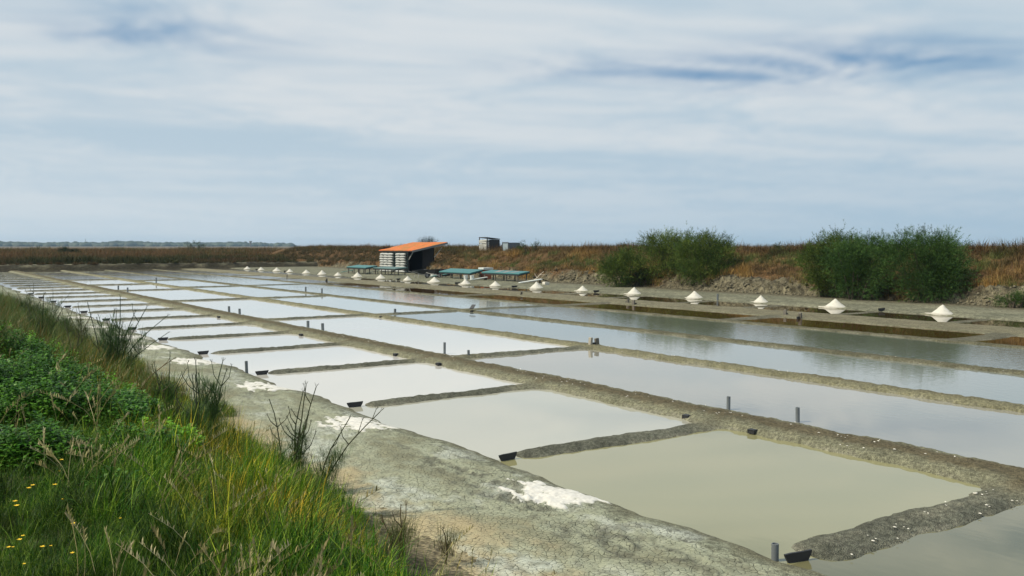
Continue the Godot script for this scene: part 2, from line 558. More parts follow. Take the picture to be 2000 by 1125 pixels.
func shore_y(n: float, s: float) -> float:
	var e := n - shore(s) - 0.1 * nz.get_noise_2d(n, s)
	if e < 1.0:
		return 0.085 * (1.0 - exp(-maxf(e, 0.0) / 0.3)) + minf(e, 0.0) * 0.4
	return levee_y(n, s) - 0.0175 * smoothstep(2.0, 1.0, e)

func levee_color(n: float, s: float, _y: float) -> Color:
	var d := n - foot(s)
	var a := nz.get_noise_2d(n * 0.5, s * 0.3)
	var b := rough_nz.get_noise_2d(n * 1.5, s * 1.5)
	var c := Vector3(0.20, 0.205, 0.145).lerp(Vector3(0.27, 0.27, 0.19), smoothstep(-0.3, 0.4, a + 0.3 * b))
	c = c.lerp(Vector3(0.15, 0.135, 0.09), smoothstep(-2.4, -0.4, d + a * 0.8) * 0.9)
	c = c.lerp(Vector3(0.165, 0.15, 0.10) * (1.0 + 0.7 * b), smoothstep(-0.1, 0.3, d))
	c = c.lerp(Vector3(0.17, 0.10, 0.045), smoothstep(lerpf(0.0, 1.2, worn(s)), lerpf(0.8, 2.4, worn(s)), d + 0.8 * a))
	c *= 1.0 + 0.2 * b
	return Color(maxf(c.x, 0.02), maxf(c.y, 0.02), maxf(c.z, 0.015))

func far_y(n: float, s: float) -> float:
	var d := s - 110.5 - 0.4 * nz.get_noise_1d(n * 0.2)
	return -0.05 + 0.75 * smoothstep(0.0, 1.6, d) - 0.35 * smoothstep(3.0, 5.0, d) * smoothstep(12.0, 8.0, d) + 0.5 * smoothstep(16.0, 24.0, d) + 0.06 * rough_nz.get_noise_2d(n * 0.6, s * 0.6)

func far_color(n: float, s: float, _y: float) -> Color:
	var d := s - 110.5
	var b := rough_nz.get_noise_2d(n * 0.5, s * 0.5)
	var c := Vector3(0.055, 0.05, 0.032).lerp(Vector3(0.20, 0.19, 0.13), smoothstep(1.2, 2.0, d + b) * smoothstep(4.0, 3.0, d))
	c = c.lerp(Vector3(0.075, 0.06, 0.03), smoothstep(4.0, 6.0, d)) * (1.0 + 0.4 * b)
	return Color(c.x, c.y, c.z)

# ---------------------------------------------------------------- vegetation
func blade(g: Geo, root: Vector3, dir: Vector3, h: float, w: float, bend: float, segs := 3) -> void:
	var side := Vector3(-dir.z, 0, dir.x).normalized() * w
	var p := root
	var ang := 0.12 + bend * 0.25
	var pl := p - side / 2.0
	var pr := p + side / 2.0
	for k in segs:
		p += (Vector3.UP * cos(ang) + dir * sin(ang)) * (h / segs)
		ang += bend / segs * 1.5
		var ww := 1.0 - float(k + 1) / segs
		if k == segs - 1:
			g.tri(pl, p, pr)
		else:
			var ql := p - side * 0.5 * (0.3 + 0.7 * ww)
			var qr := p + side * 0.5 * (0.3 + 0.7 * ww)
			g.quad(pl, ql, qr, pr)
			pl = ql; pr = qr

func clump(count: int, radius: float, h: float, w: float, bend: float, tones: Array, sd: int) -> ArrayMesh:
	rng.seed = sd
	var g := Geo.new()
	for i in count:
		var a := rng.randf() * TAU
		var r := radius * sqrt(rng.randf())
		var d := rng.randf() * TAU
		g.col = tones[rng.randi() % tones.size()] * rng.randf_range(0.8, 1.2)
		blade(g, Vector3(cos(a) * r, -0.02, sin(a) * r), Vector3(cos(d), 0, sin(d)), h * rng.randf_range(0.5, 1.15), w * rng.randf_range(0.7, 1.2), bend * rng.randf_range(0.2, 1.3))
	return g.mesh(true)

func seed_stalks(count: int, radius: float, h: float, tones: Array, sd: int) -> ArrayMesh:
	rng.seed = sd
	var g := Geo.new()
	for i in count:
		var a := rng.randf() * TAU
		var p := Vector3(cos(a), 0, sin(a)) * radius * sqrt(rng.randf())
		var d := rng.randf() * TAU
		var dir := Vector3(cos(d), 0, sin(d))
		g.col = tones[rng.randi() % tones.size()] * rng.randf_range(0.8, 1.2)
		var hh := h * rng.randf_range(0.7, 1.1)
		var lean := rng.randf_range(0.1, 0.8)
		var pts := []
		for k in 5:
			var t := k / 4.0
			pts.append(p + Vector3.UP * hh * t * (1.0 - 0.12 * t * lean * 3.0) + dir * hh * lean * t * t)
		g.tube(pts, 0.0022, 0.0012, 3, false)
		for k in 9:          # the spikelets of the ear
			var t := k / 9.0
			var q: Vector3 = pts[3].lerp(pts[4], t)
			var o := Vector3(rng.randf_range(-1, 1), 0.8, rng.randf_range(-1, 1)).normalized()
			blade(g, q, Vector3(o.x, 0, o.z).normalized(), 0.035, 0.009, 0.5, 2)
	return g.mesh(true)

func herb(count: int, radius: float, h: float, leaf: float, tones: Array, sd: int) -> ArrayMesh:
	# many small leaves on short stems
	rng.seed = sd
	var g := Geo.new()
	for i in count:
		var a := rng.randf() * TAU
		var rr := sqrt(rng.randf())
		var lump := 1.0 + 0.55 * nz.get_noise_2d(cos(a) * rr * 1.6 + sd, sin(a) * rr * 1.6)
		var top := Vector3(cos(a) * rr * radius * 1.2, h * (1.0 - 0.6 * rr) * lump * rng.randf_range(0.3, 1.2), sin(a) * rr * radius * 1.2)
		g.col = tones[0] * 0.8
		if i % 3 == 0: g.tube([top * Vector3(0.4, 0.0, 0.4), top], 0.003, 0.0015, 3, false)
		g.col = tones[rng.randi() % tones.size()] * rng.randf_range(0.75, 1.25)
		for k in 4:
			var d := rng.randf() * TAU
			var out := Vector3(cos(d), rng.randf_range(-0.3, 0.8), sin(d)).normalized()
			var sd2 := out.cross(Vector3.UP).normalized() * leaf * 0.3
			var q := top + out * leaf * 0.2 - Vector3(0, k * leaf * 0.4, 0)
			var mid := q + out * leaf * 0.55 + Vector3(0, leaf * 0.12, 0)
			var tip := q + out * leaf - Vector3(0, leaf * 0.1, 0)
			g.tri(q, mid + sd2, mid - sd2)
			g.tri(mid - sd2, mid + sd2, tip)
	return g.mesh(true)

func scatter(called: String, label: String, category: String, meshes: Array, spots: Array, material: Material) -> void:
	# spots: [Transform3D, Color]; shared out over the meshes
	var root := Node3D.new()
	root.name = called
	add_child(root, true)
	tag(root, label, category, "", "stuff")
	for m in meshes.size():
		var mine := []
		for i in range(m, spots.size(), meshes.size()): mine.append(spots[i])
		if mine.is_empty(): continue
		var mm := MultiMesh.new()
		mm.transform_format = MultiMesh.TRANSFORM_3D
		mm.use_colors = true
		mm.mesh = meshes[m]
		mm.instance_count = mine.size()
		for i in mine.size():
			mm.set_instance_transform(i, mine[i][0])
			mm.set_instance_color(i, mine[i][1])
		var o := MultiMeshInstance3D.new()
		o.name = "tufts"
		o.multimesh = mm
		o.material_override = material
		o.set_meta("kind", "stuff")
		root.add_child(o, true)

func spot(n: float, s: float, y: float, scale: float, tint: Color, stretch := 1.0) -> Array:
	var b := Basis(Vector3.UP, rng.randf() * TAU).rotated(Vector3(rng.randf() - 0.5, 0, rng.randf() - 0.5).normalized(), rng.randf() * 0.22)
	return [Transform3D(b.scaled(Vector3(scale, scale * stretch, scale)), V(n, s, y)), tint]

func tint(r: float, g: float, b: float) -> Color:
	return Color(r, g, b)

func bush(called: String, label: String, at: Vector3, lobes: Array, amount: int, tones: Array, sd: int, leaf := 0.27) -> void:
	# lobes: [x to the right as seen, y, z towards the viewer, rx, ry, rz] in metres about the base
	rng.seed = sd
	var root := thing(called, label, "bush", at, YAW)
	var g := Geo.new()
	var total := 0.0
	for l in lobes: total += l[3] * l[4] + l[4] * l[5] + l[3] * l[5]
	for l in lobes:
		var c := Vector3(l[0], l[1], l[2])
		var rad := Vector3(l[3], l[4] * 0.93, l[5])
		var count := int(amount * (l[3] * l[4] + l[4] * l[5] + l[3] * l[5]) / total)
		var tufts := maxi(6, int(count / 24.0))
		for j in tufts:
			# sprays gather in tufts that stand out from the bush; gaps stay between them
			var d := Vector3(rng.randfn(), rng.randfn() * 0.9 + 0.15, rng.randfn()).normalized()
			var bump := 1.0 + 0.25 * nz.get_noise_3d(d.x * 2.2 + c.x, d.y * 2.2 + c.y, d.z * 2.2 + sd)
			var core := c + d * rad * bump * (rng.randf_range(0.6, 0.9) if j % 4 else rng.randf_range(0.2, 0.6))
			var size := rng.randf_range(0.15, 0.27) * clampf((l[3] + l[4]) / 2.6, 0.45, 1.0)
			var patch := nz.get_noise_3d(core.x * 0.9, core.y * 0.9, core.z * 0.9 + sd)
			var tone: Color = tones[0].lerp(tones[1], clampf(0.5 + 0.9 * patch + rng.randf_range(-0.45, 0.45), 0, 1)) * rng.randf_range(0.5, 1.6)
			var lead := (d + Vector3(0, 0.3, 0)).normalized()
			for i in 26:
				var off := Vector3(rng.randfn(), rng.randfn(), rng.randfn()) * size
				var p := core + off + lead * absf(rng.randfn()) * size * 0.3
				if p.y < 0.02: continue
				g.col = tone * rng.randf_range(0.7, 1.3)
				var dir := (lead + off.normalized() * 0.8 + Vector3(rng.randf_range(-0.4, 0.4), rng.randf_range(-0.1, 0.5), rng.randf_range(-0.4, 0.4))).normalized()
				var len := leaf * rng.randf_range(0.5, 1.1)
				var side := dir.cross(Vector3(rng.randf() - 0.5, rng.randf() - 0.5, rng.randf() - 0.5)).normalized()
				for k in 3:
					var q := p + dir * len * (k / 3.0)
					var w := len * 0.24 * (1.0 - k * 0.2)
					var sg := side.rotated(dir, k * 1.9)
					g.tri(q - sg * w * 0.4, q + dir * len * 0.5 + sg * w * 1.6, q + dir * len * 0.22)
					g.tri(q + sg * w * 0.4, q + dir * len * 0.5 - sg * w * 1.6, q + dir * len * 0.22)
	var leafy := put("foliage", g.mesh(true), M.leaf, root)
	leafy.set_meta("kind", "stuff")
	var t := Geo.new()
	for i in 7:
		var l: Array = lobes[i % lobes.size()]
		var base := Vector3(l[0] * 0.5 + rng.randf_range(-0.2, 0.2), -0.1, l[2] * 0.5 + rng.randf_range(-0.2, 0.2))
		var tip := Vector3(l[0] + rng.randf_range(-0.5, 0.5) * l[3], l[1] + l[4] * 0.4, l[2] + rng.randf_range(-0.4, 0.4) * l[5])
		t.tube([base, base.lerp(tip, 0.4) + Vector3(0, 0.15, 0), tip], 0.06, 0.015, 5, false)
	put("branches", t.mesh(), M.bark, root)

func fennel(label: String, at: Vector2, tips: Array, dry: float, umbels: bool, sd: int, leafy := 1.0) -> void:
	# tips: how far each stem's end lies to the right of the root, as seen, and above it
	rng.seed = sd
	var y := bank_y(at.x)
	var root := thing("fennel_plant", label, "fennel plant", V(at.x, at.y, y), YAW, "fennel stalks on the grassy bank")
	var green := Color(0.035, 0.055, 0.03).lerp(Color(0.10, 0.075, 0.035), dry)
	for tp: Vector2 in tips:
		var g := Geo.new()
		g.col = green * rng.randf_range(0.8, 1.2)
		var tip := Vector3(tp.x, tp.y, rng.randf_range(-0.15, 0.15))
		var base := Vector3(rng.randf_range(-0.04, 0.04), -0.05, rng.randf_range(-0.04, 0.04))
		var pts := []
		var bow := rng.randf_range(-0.06, 0.06) * tp.y
		for k in 7:
			var t := k / 6.0
			pts.append(base.lerp(tip, t) + Vector3(sin(t * PI) * (bow - tp.x * 0.22), 0, 0) + Vector3(rng.randf_range(-0.008, 0.008), 0, rng.randf_range(-0.008, 0.008)))
		var r := 0.006 + 0.0045 * tp.y
		g.tube(pts, r, r * 0.45, 5)
		# side shoots leave in the upper half, alternately
		var shoots := 2 + rng.randi() % 3
		if tp.y < 0.5: shoots = 1
		for k in shoots:
			var t := rng.randf_range(0.4, 0.9)
			var q: Vector3 = pts[int(t * 6)]
			var sg := 1.0 if k % 2 else -1.0
			var len := rng.randf_range(0.12, 0.34) * minf(tp.y, 1.0)
			var e := q + Vector3(sg * len * rng.randf_range(0.35, 0.7), len * rng.randf_range(0.7, 1.0), rng.randf_range(-0.4, 0.4) * len)
			var m := q.lerp(e, 0.5) + Vector3(sg * len * 0.1, -len * 0.04, 0)
			g.tube([q, m, e], r * 0.55, r * 0.28, 4)
			if umbels: umbel(g, e, (e - m).normalized(), 0.035)
		if umbels: umbel(g, pts[6], (pts[6] - pts[5]).normalized(), 0.05)
		put("stem", g.mesh(true), M.stem, root)
	var f := Geo.new()
	var hair := int((90 + 80 * tips.size()) * leafy)
	for i in hair:
		f.col = green.lerp(Color(0.06, 0.125, 0.03), 0.3 + 0.7 * rng.randf() * (1.0 - dry)) * rng.randf_range(0.8, 1.4)
		var d := rng.randf() * TAU
		var tp: Vector2 = tips[rng.randi() % tips.size()]
		var t := pow(rng.randf(), 1.2) * (0.5 if leafy < 1.5 else 0.72)
		var q := Vector3(tp.x * t * 0.8, tp.y * t, 0) + Vector3(rng.randf_range(-0.05, 0.05), 0.02, rng.randf_range(-0.05, 0.05))
		var dir := Vector3(cos(d), 0, sin(d))
		for k in 4:
			blade(f, q + dir * 0.03 * k + Vector3(0, 0.02 * k, 0), dir.rotated(Vector3.UP, rng.randf_range(-1.0, 1.0)), rng.randf_range(0.08, 0.24), 0.0032 if leafy < 1.5 else 0.0042, rng.randf_range(0.5, 1.8), 2)
	var fo := put("feathery_leaves", f.mesh(true), M.grass, root)
	fo.set_meta("kind", "stuff")

func umbel(g: Geo, at: Vector3, dir: Vector3, size: float) -> void:
	for k in 6:
		var o := (dir + Vector3(rng.randf_range(-0.8, 0.8), rng.randf_range(-0.1, 0.5), rng.randf_range(-0.8, 0.8))).normalized()
		g.tube([at, at + o * size], 0.0018, 0.0012, 3, false)

# ---------------------------------------------------------------- salt, boards, pipes
func salt_pile_mesh(sd: int) -> ArrayMesh:
	var g := Geo.new()
	var rings := 22
	var around := 44
	var h := 0.43
	var hs := []
	for r in rings + 1:
		for k in around:
			var a := TAU * k / around
			var t := float(r) / rings
			var reach := 0.50 + 0.05 * nz.get_noise_2d(cos(a) * 1.5 + sd, sin(a) * 1.5)
			reach += 0.42 * pow(maxf(0.0, cos(a - PI / 2.0)), 7.0) + 0.12 * pow(maxf(0.0, cos(a + PI / 2.0)), 3.0)    # the tongue along the pool edge
			var rad := t * reach
			var y := h * (0.93 * pow(maxf(0.0, 1.0 - rad / 0.52), 1.12) + 0.10 * pow(1.0 - t, 1.5))
			y = lerpf(y, h * 0.97, smoothstep(0.09, 0.0, rad) * 0.5)
			y += 0.035 * (1.0 - t) * rough_nz.get_noise_3d(cos(a) * rad * 6.0, sin(a) * rad * 6.0, sd * 3.0) + 0.008
			if r == rings: y = -0.06
			var dirt := smoothstep(0.06, 0.0, y) * 0.45 + 0.6 * smoothstep(0.05, 0.5, rough_nz.get_noise_3d(cos(a) * rad * 7.0, y * 7.0 + sd, sin(a) * rad * 7.0)) * (1.0 if cos(a) > -0.2 else 0.3)
			g.col = Color(0.54, 0.53, 0.48).lerp(Color(0.26, 0.25, 0.20), clampf(dirt, 0.0, 1.0))
			g.vert(Vector3(cos(a) * rad, y, -sin(a) * rad), Vector3.UP)
	for r in rings:
		for k in around:
			var a := r * around + k
			var b := r * around + (k + 1) % around
			g.face(a, b, b + around); g.face(a, b + around, a + around)
	var acc := PackedVector3Array(); acc.resize(g.v.size())
	for q in range(0, g.ix.size(), 3):
		var i0 := g.ix[q]; var i1 := g.ix[q + 1]; var i2 := g.ix[q + 2]
		var fn := (g.v[i2] - g.v[i0]).cross(g.v[i1] - g.v[i0])
		acc[i0] += fn; acc[i1] += fn; acc[i2] += fn
	for q in acc.size():
		g.nr[q] = acc[q].normalized() if acc[q].length() > 1e-9 and q >= around else Vector3.UP
	return g.mesh(true)

func salt_patch(label: String, n: float, s: float, w: float, l: float, sd: int) -> void:
	# a thin ragged crust of raked salt, as a fine height sheet that dips into the mud where it is bare
	var g := Geo.new()
	var d := 0.03 if s < 14.0 else 0.05
	var cols := int(w * 1.5 / d)
	var rows := int(l * 1.6 / d)
	var hh := PackedFloat32Array()
	for r in rows + 1:
		for k in cols + 1:
			var x := -w * 0.75 + k * d
			var z := -l * 0.8 + r * d
			var inside := 1.0 - pow(absf(x) / (w * 0.6), 2.4) - pow(absf(z) / (l * 0.6), 2.2)
			inside += -0.25 + 0.75 * nz.get_noise_2d((n + x) * 2.2 + sd, (s + z) * 2.2) + 0.9 * rough_nz.get_noise_2d((n + x) * 4.0 + sd, (s + z) * 2.4) + 0.35 * cl((n + x) * 6.0, (s + z) * 6.0) * (1.0 if x < 0.0 else 0.4)
			var y := clampf(inside * 0.03, -0.03, 0.010)
			hh.append(path_y(n + x, s + z) + y + 0.004 * rough_nz.get_noise_2d(x * 20.0, z * 20.0))
	for r in rows + 1:
		for k in cols + 1:
			var q := r * (cols + 1) + k
			var x := -w * 0.75 + k * d
			var z := -l * 0.8 + r * d
			var a := hh[q - 1] if k > 0 else hh[q]
			var b := hh[q + 1] if k < cols else hh[q]
			var c := hh[q - cols - 1] if r > 0 else hh[q]
			var e := hh[q + cols + 1] if r < rows else hh[q]
			var thick := hh[q] - path_y(n + x, s + z)
			g.col = Color(0.30, 0.31, 0.25).lerp(Color(0.64, 0.635, 0.60), smoothstep(-0.004, 0.007, thick + 0.006 * rough_nz.get_noise_2d((n + x) * 9.0, (s + z) * 9.0))) * (0.88 + 0.2 * rough_nz.get_noise_2d((n + x) * 14.0 + 3.0, (s + z) * 14.0))
			g.vert(V(n + x, s + z, hh[q]), Vector3((a - b) / (2.0 * d), 1.0, (e - c) / (2.0 * d)).normalized())
	for r in rows:
		for k in cols:
			var q := r * (cols + 1) + k
			var lifted := false
			for p in [q, q + 1, q + cols + 1, q + cols + 2]:
				if hh[p] - path_y(g.v[p].x, -g.v[p].z) > -0.015: lifted = true
			if lifted: g.ix.append_array([q, q + cols + 1, q + cols + 2, q, q + cols + 2, q + 1])
	tag(put("salt_patch", g.mesh(true), M.salt), label, "salt patch", "patches of raked salt on the mud path")

func sluice_board_mesh() -> ArrayMesh:
	# a thin plate, wide at the top and rounded below
	var g := Geo.new()
	var outline := [Vector2(-0.24, 0.045), Vector2(-0.225, 0.01), Vector2(-0.17, -0.06), Vector2(0.17, -0.06), Vector2(0.225, 0.01), Vector2(0.24, 0.055), Vector2(0.1, 0.05), Vector2(-0.12, 0.052)]
	for k in range(1, 7):
		g.tri(Vector3(outline[0].x, outline[0].y, 0.012), Vector3(outline[k].x, outline[k].y, 0.012), Vector3(outline[k + 1].x, outline[k + 1].y, 0.012))
		g.tri(Vector3(outline[0].x, outline[0].y, -0.012), Vector3(outline[k + 1].x, outline[k + 1].y, -0.012), Vector3(outline[k].x, outline[k].y, -0.012))
	for k in 8:
		var a: Vector2 = outline[k]
		var b: Vector2 = outline[(k + 1) % 8]
		g.quad(Vector3(a.x, a.y, -0.012), Vector3(a.x, a.y, 0.012), Vector3(b.x, b.y, 0.012), Vector3(b.x, b.y, -0.012))
	return g.mesh()

func pipe_mesh(h: float, r: float) -> ArrayMesh:
	var g := Geo.new()
	var rows := [[r, -0.12], [r, h - 0.004], [r - 0.003, h], [r * 0.82, h], [r * 0.8, h - 0.005], [r * 0.8, -0.1]]
	var k0 := []
	for q in rows.size():
		var ring := []
		for k in 18:
			var a := TAU * k / 18.0
			var n := Vector3(cos(a), 0, sin(a))
			if q == 2 or q == 3: n = Vector3.UP
			if q >= 4: n = -n
			ring.append(g.vert(Vector3(cos(a) * rows[q][0], rows[q][1], sin(a) * rows[q][0]), n, Vector2(k / 18.0, rows[q][1])))
		k0.append(ring)
		if q:
			for k in 18:
				var l := (k + 1) % 18
				g.face(k0[q - 1][k], k0[q - 1][l], ring[l]); g.face(k0[q - 1][k], ring[l], ring[k])
	return g.mesh()

# ================================================================ scene
func _ready() -> void:
	# camera
	var cam := Camera3D.new()
	cam.name = "camera"
	cam.fov = 35.64
	cam.near = 0.1
	cam.far = 9000.0
	cam.position = Vector3(0, 2.8, 0)
	cam.rotation = Vector3(-0.0471, YAW, 0)
	add_child(cam)
	cam.current = true
	# sky
	var sky_mat := PanoramaSkyMaterial.new()
	sky_mat.panorama = sky_panorama()
	sky_mat.energy_multiplier = 1.0
	var sky := Sky.new()
	sky.sky_material = sky_mat
	var env := Environment.new()
	env.background_mode = Environment.BG_SKY
	env.sky = sky
	env.tonemap_mode = Environment.TONE_MAPPER_LINEAR
	env.tonemap_exposure = 1.0
	env.sdfgi_enabled = true
	env.ssao_enabled = true
	env.ssil_enabled = true
	env.fog_enabled = true
	env.fog_density = 0.00014
	env.fog_light_color = Color(0.62, 0.74, 0.85)
	var we := WorldEnvironment.new()
	we.name = "environment"
	we.environment = env
	add_child(we)
	# sun: high on the left, a little behind the pans' long axis
	var sun := DirectionalLight3D.new()
	sun.name = "sun"
	sun.light_energy = 1.5
	sun.light_color = Color(1.0, 0.95, 0.85)
	sun.light_angular_distance = 0.6
	sun.shadow_enabled = true
	var to_sun := Vector3(-0.86, 1.05, -0.34)
	sun.basis = Basis.looking_at(-to_sun, Vector3.UP)
	add_child(sun)

	nz.noise_type = FastNoiseLite.TYPE_SIMPLEX_SMOOTH
	nz.frequency = 1.0; nz.fractal_octaves = 3; nz.seed = 5
	rough_nz.noise_type = FastNoiseLite.TYPE_SIMPLEX
	rough_nz.frequency = 1.0; rough_nz.fractal_octaves = 3; rough_nz.seed = 6
	clod.noise_type = FastNoiseLite.TYPE_CELLULAR
	clod.frequency = 1.0; clod.seed = 7; clod.fractal_type = FastNoiseLite.FRACTAL_NONE
	clod.cellular_return_type = FastNoiseLite.RETURN_DISTANCE2_SUB
	materials()
	setting()
	build_path()
	build_dikes()
	pan_furniture()
	salt()
	hut()
	yard()
	far_things()
	bushes()
	levee_plants()
	bank_plants()

func materials() -> void:
	ground_textures()
	var rp := noise(FastNoiseLite.TYPE_SIMPLEX_SMOOTH, 0.02, 4, 31)
	M.ripple = ImageTexture.create_from_image(rp.get_seamless_image(512, 512))
	M.grass = vmat(0.45, 0.3)
	M.grass.metallic_specular = 0.25
	M.dry = vmat(0.8, 0.35)
	M.leaf = vmat(0.65, 0.3)
	M.leaf.metallic_specular = 0.25
	M.stem = vmat(0.7)
	M.bark = mat(lin(0.07, 0.055, 0.04), 0.95)
	M.salt = vmat(0.9)
	M.black = mat(lin(0.018, 0.02, 0.024), 0.6)
	M.pipe = mat(lin(0.13, 0.15, 0.165), 0.5)
	M.teal = mat(lin(0.035, 0.15, 0.155), 0.5)
	M.wood = mat(lin(0.13, 0.12, 0.10), 0.85)

func setting() -> void:
	# the plain under everything, out to the horizon
	var g := Geo.new()
	g.quad(V(-3600, -200, -0.35), V(-3600, 3200, -0.35), V(3600, 3200, -0.35), V(3600, -200, -0.35))
	tag(put("ground", g.mesh(), mat(lin(0.09, 0.085, 0.06))), "flat mud and marsh ground running out to the horizon", "ground", "", "structure")
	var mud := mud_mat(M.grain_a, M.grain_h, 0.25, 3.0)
	# marsh plain beyond the pans
	tag(put("marsh_plain", strip_mesh(-120, 130, 0.9, 109.8, 141, 0.4, far_y, far_color), mud), "dark marsh embankment and plain beyond the far end of the pans", "marsh", "", "structure")
	g = Geo.new()
	g.quad(V(-3600, 140.5, 1.15), V(-3600, 3200, 1.15), V(3600, 3200, 1.15), V(3600, 140.5, 1.15))
	tag(put("far_plain", g.mesh(), mat(lin(0.10, 0.075, 0.04))), "brown marsh plain stretching to the horizon", "marsh", "", "structure")
	# shore flat and levee
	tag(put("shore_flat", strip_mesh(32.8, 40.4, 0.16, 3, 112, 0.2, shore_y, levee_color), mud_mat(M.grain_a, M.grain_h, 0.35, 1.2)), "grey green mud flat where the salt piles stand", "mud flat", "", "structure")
	tag(put("levee", strip_mesh(40.4, 52.4, 0.16, -2, 136, 0.2, levee_y, levee_color), mud), "long earth levee with eroded grey foot and dry grass slope", "levee", "", "structure")
	g = Geo.new()
	g.quad(V(52.3, -2, 2.25), V(52.3, 150, 2.25), V(600, 150, 2.0), V(600, -2, 2.0))
	tag(put("levee_top", g.mesh(), mat(lin(0.16, 0.10, 0.05))), "flat brown ground behind the levee's crest", "ground", "", "structure")
	# the bank where the photographer stands
	var by := func(n: float, s: float) -> float: return bank_y(n) + (0.05 * nz.get_noise_2d(n, s) if n < 4.0 else 0.0) - 0.02
	var bc := func(n: float, s: float, _y: float) -> Color:
		var a := nz.get_noise_2d(n * 1.5, s * 1.5)
		var c := Vector3(0.06, 0.052, 0.032).lerp(Vector3(0.12, 0.10, 0.06), clampf(0.4 + a, 0, 1))
		c = c.lerp(Vector3(0.30, 0.26, 0.16), smoothstep(3.2, 4.1, n + 0.3 * a))
		return Color(c.x, c.y, c.z)
	tag(put("grassy_bank", strip_mesh(-9, 4.25, 0.15, -3, 112, 0.3, by, bc), mud), "sloping earth bank under the grass beside the path", "bank", "", "structure")
	# water: one sheet for each pan, from the middle of one dike to the middle of the next
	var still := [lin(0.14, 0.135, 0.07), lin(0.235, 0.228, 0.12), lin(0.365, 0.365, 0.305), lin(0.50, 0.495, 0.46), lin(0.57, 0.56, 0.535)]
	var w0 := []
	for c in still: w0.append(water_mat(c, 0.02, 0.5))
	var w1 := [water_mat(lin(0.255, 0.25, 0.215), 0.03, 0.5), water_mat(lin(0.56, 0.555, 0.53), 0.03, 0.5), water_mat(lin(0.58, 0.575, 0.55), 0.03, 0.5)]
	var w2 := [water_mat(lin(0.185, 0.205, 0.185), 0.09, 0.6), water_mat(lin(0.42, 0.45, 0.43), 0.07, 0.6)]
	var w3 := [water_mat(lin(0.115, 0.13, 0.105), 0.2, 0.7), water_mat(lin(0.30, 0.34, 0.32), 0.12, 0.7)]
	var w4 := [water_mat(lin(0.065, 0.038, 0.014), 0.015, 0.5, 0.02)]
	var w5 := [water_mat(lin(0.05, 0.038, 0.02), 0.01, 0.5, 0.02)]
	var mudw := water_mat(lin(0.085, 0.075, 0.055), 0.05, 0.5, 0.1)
	var sets := [w0, w1, w2, w3, w4, w5]
	var bounds := [6.0, 11.05, 15.86, 20.3, 25.5, 30.0, 35.6]
	var crosses := [[4.97, 9.65, 14.35, 19.1, 23.55, 27.7, 31.8, 36.2, 40.9, 45.0, 49.4, 53.75, 58.1, 62.45, 66.8], [5.0, 19.0, 32.9, 46.8, 59.5, 69.0, 80.0], [32.9, 46.9, 61.9, 76.0], [33.3, 62.5, 90.0], [14.2, 23.2, 33.25, 43.0, 53.0, 63.0], [17.6, 22.4, 27.3, 31.4, 36.6, 41.0, 44.8, 49.1, 53.1, 57.2, 61.7, 66.3, 71.1]]
	var look := ["still pale water of the %s pan from the front beside the mud path", "milky water of the %s pan from the front behind the brown main dike", "rippled blue grey water of the %s pan from the front behind the second long dike", "dark rippled teal water of the %s pan from the front behind the third long dike", "still dark brown water of the %s long pool from the front", "dark still water of the %s small pool from the front below the salt piles"]
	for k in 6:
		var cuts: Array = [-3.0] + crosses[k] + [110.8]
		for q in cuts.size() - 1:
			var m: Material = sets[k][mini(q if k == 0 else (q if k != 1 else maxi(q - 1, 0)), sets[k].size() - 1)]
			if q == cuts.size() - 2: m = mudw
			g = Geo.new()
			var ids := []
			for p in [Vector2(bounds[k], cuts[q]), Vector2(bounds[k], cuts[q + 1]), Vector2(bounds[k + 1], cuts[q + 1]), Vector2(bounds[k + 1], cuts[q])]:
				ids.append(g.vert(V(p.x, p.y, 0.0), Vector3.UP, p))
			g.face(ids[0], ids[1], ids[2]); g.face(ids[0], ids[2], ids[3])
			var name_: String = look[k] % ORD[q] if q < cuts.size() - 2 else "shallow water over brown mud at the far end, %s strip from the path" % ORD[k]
			tag(put("pan_water", g.mesh(false, true), m), name_, "water", "", "structure")

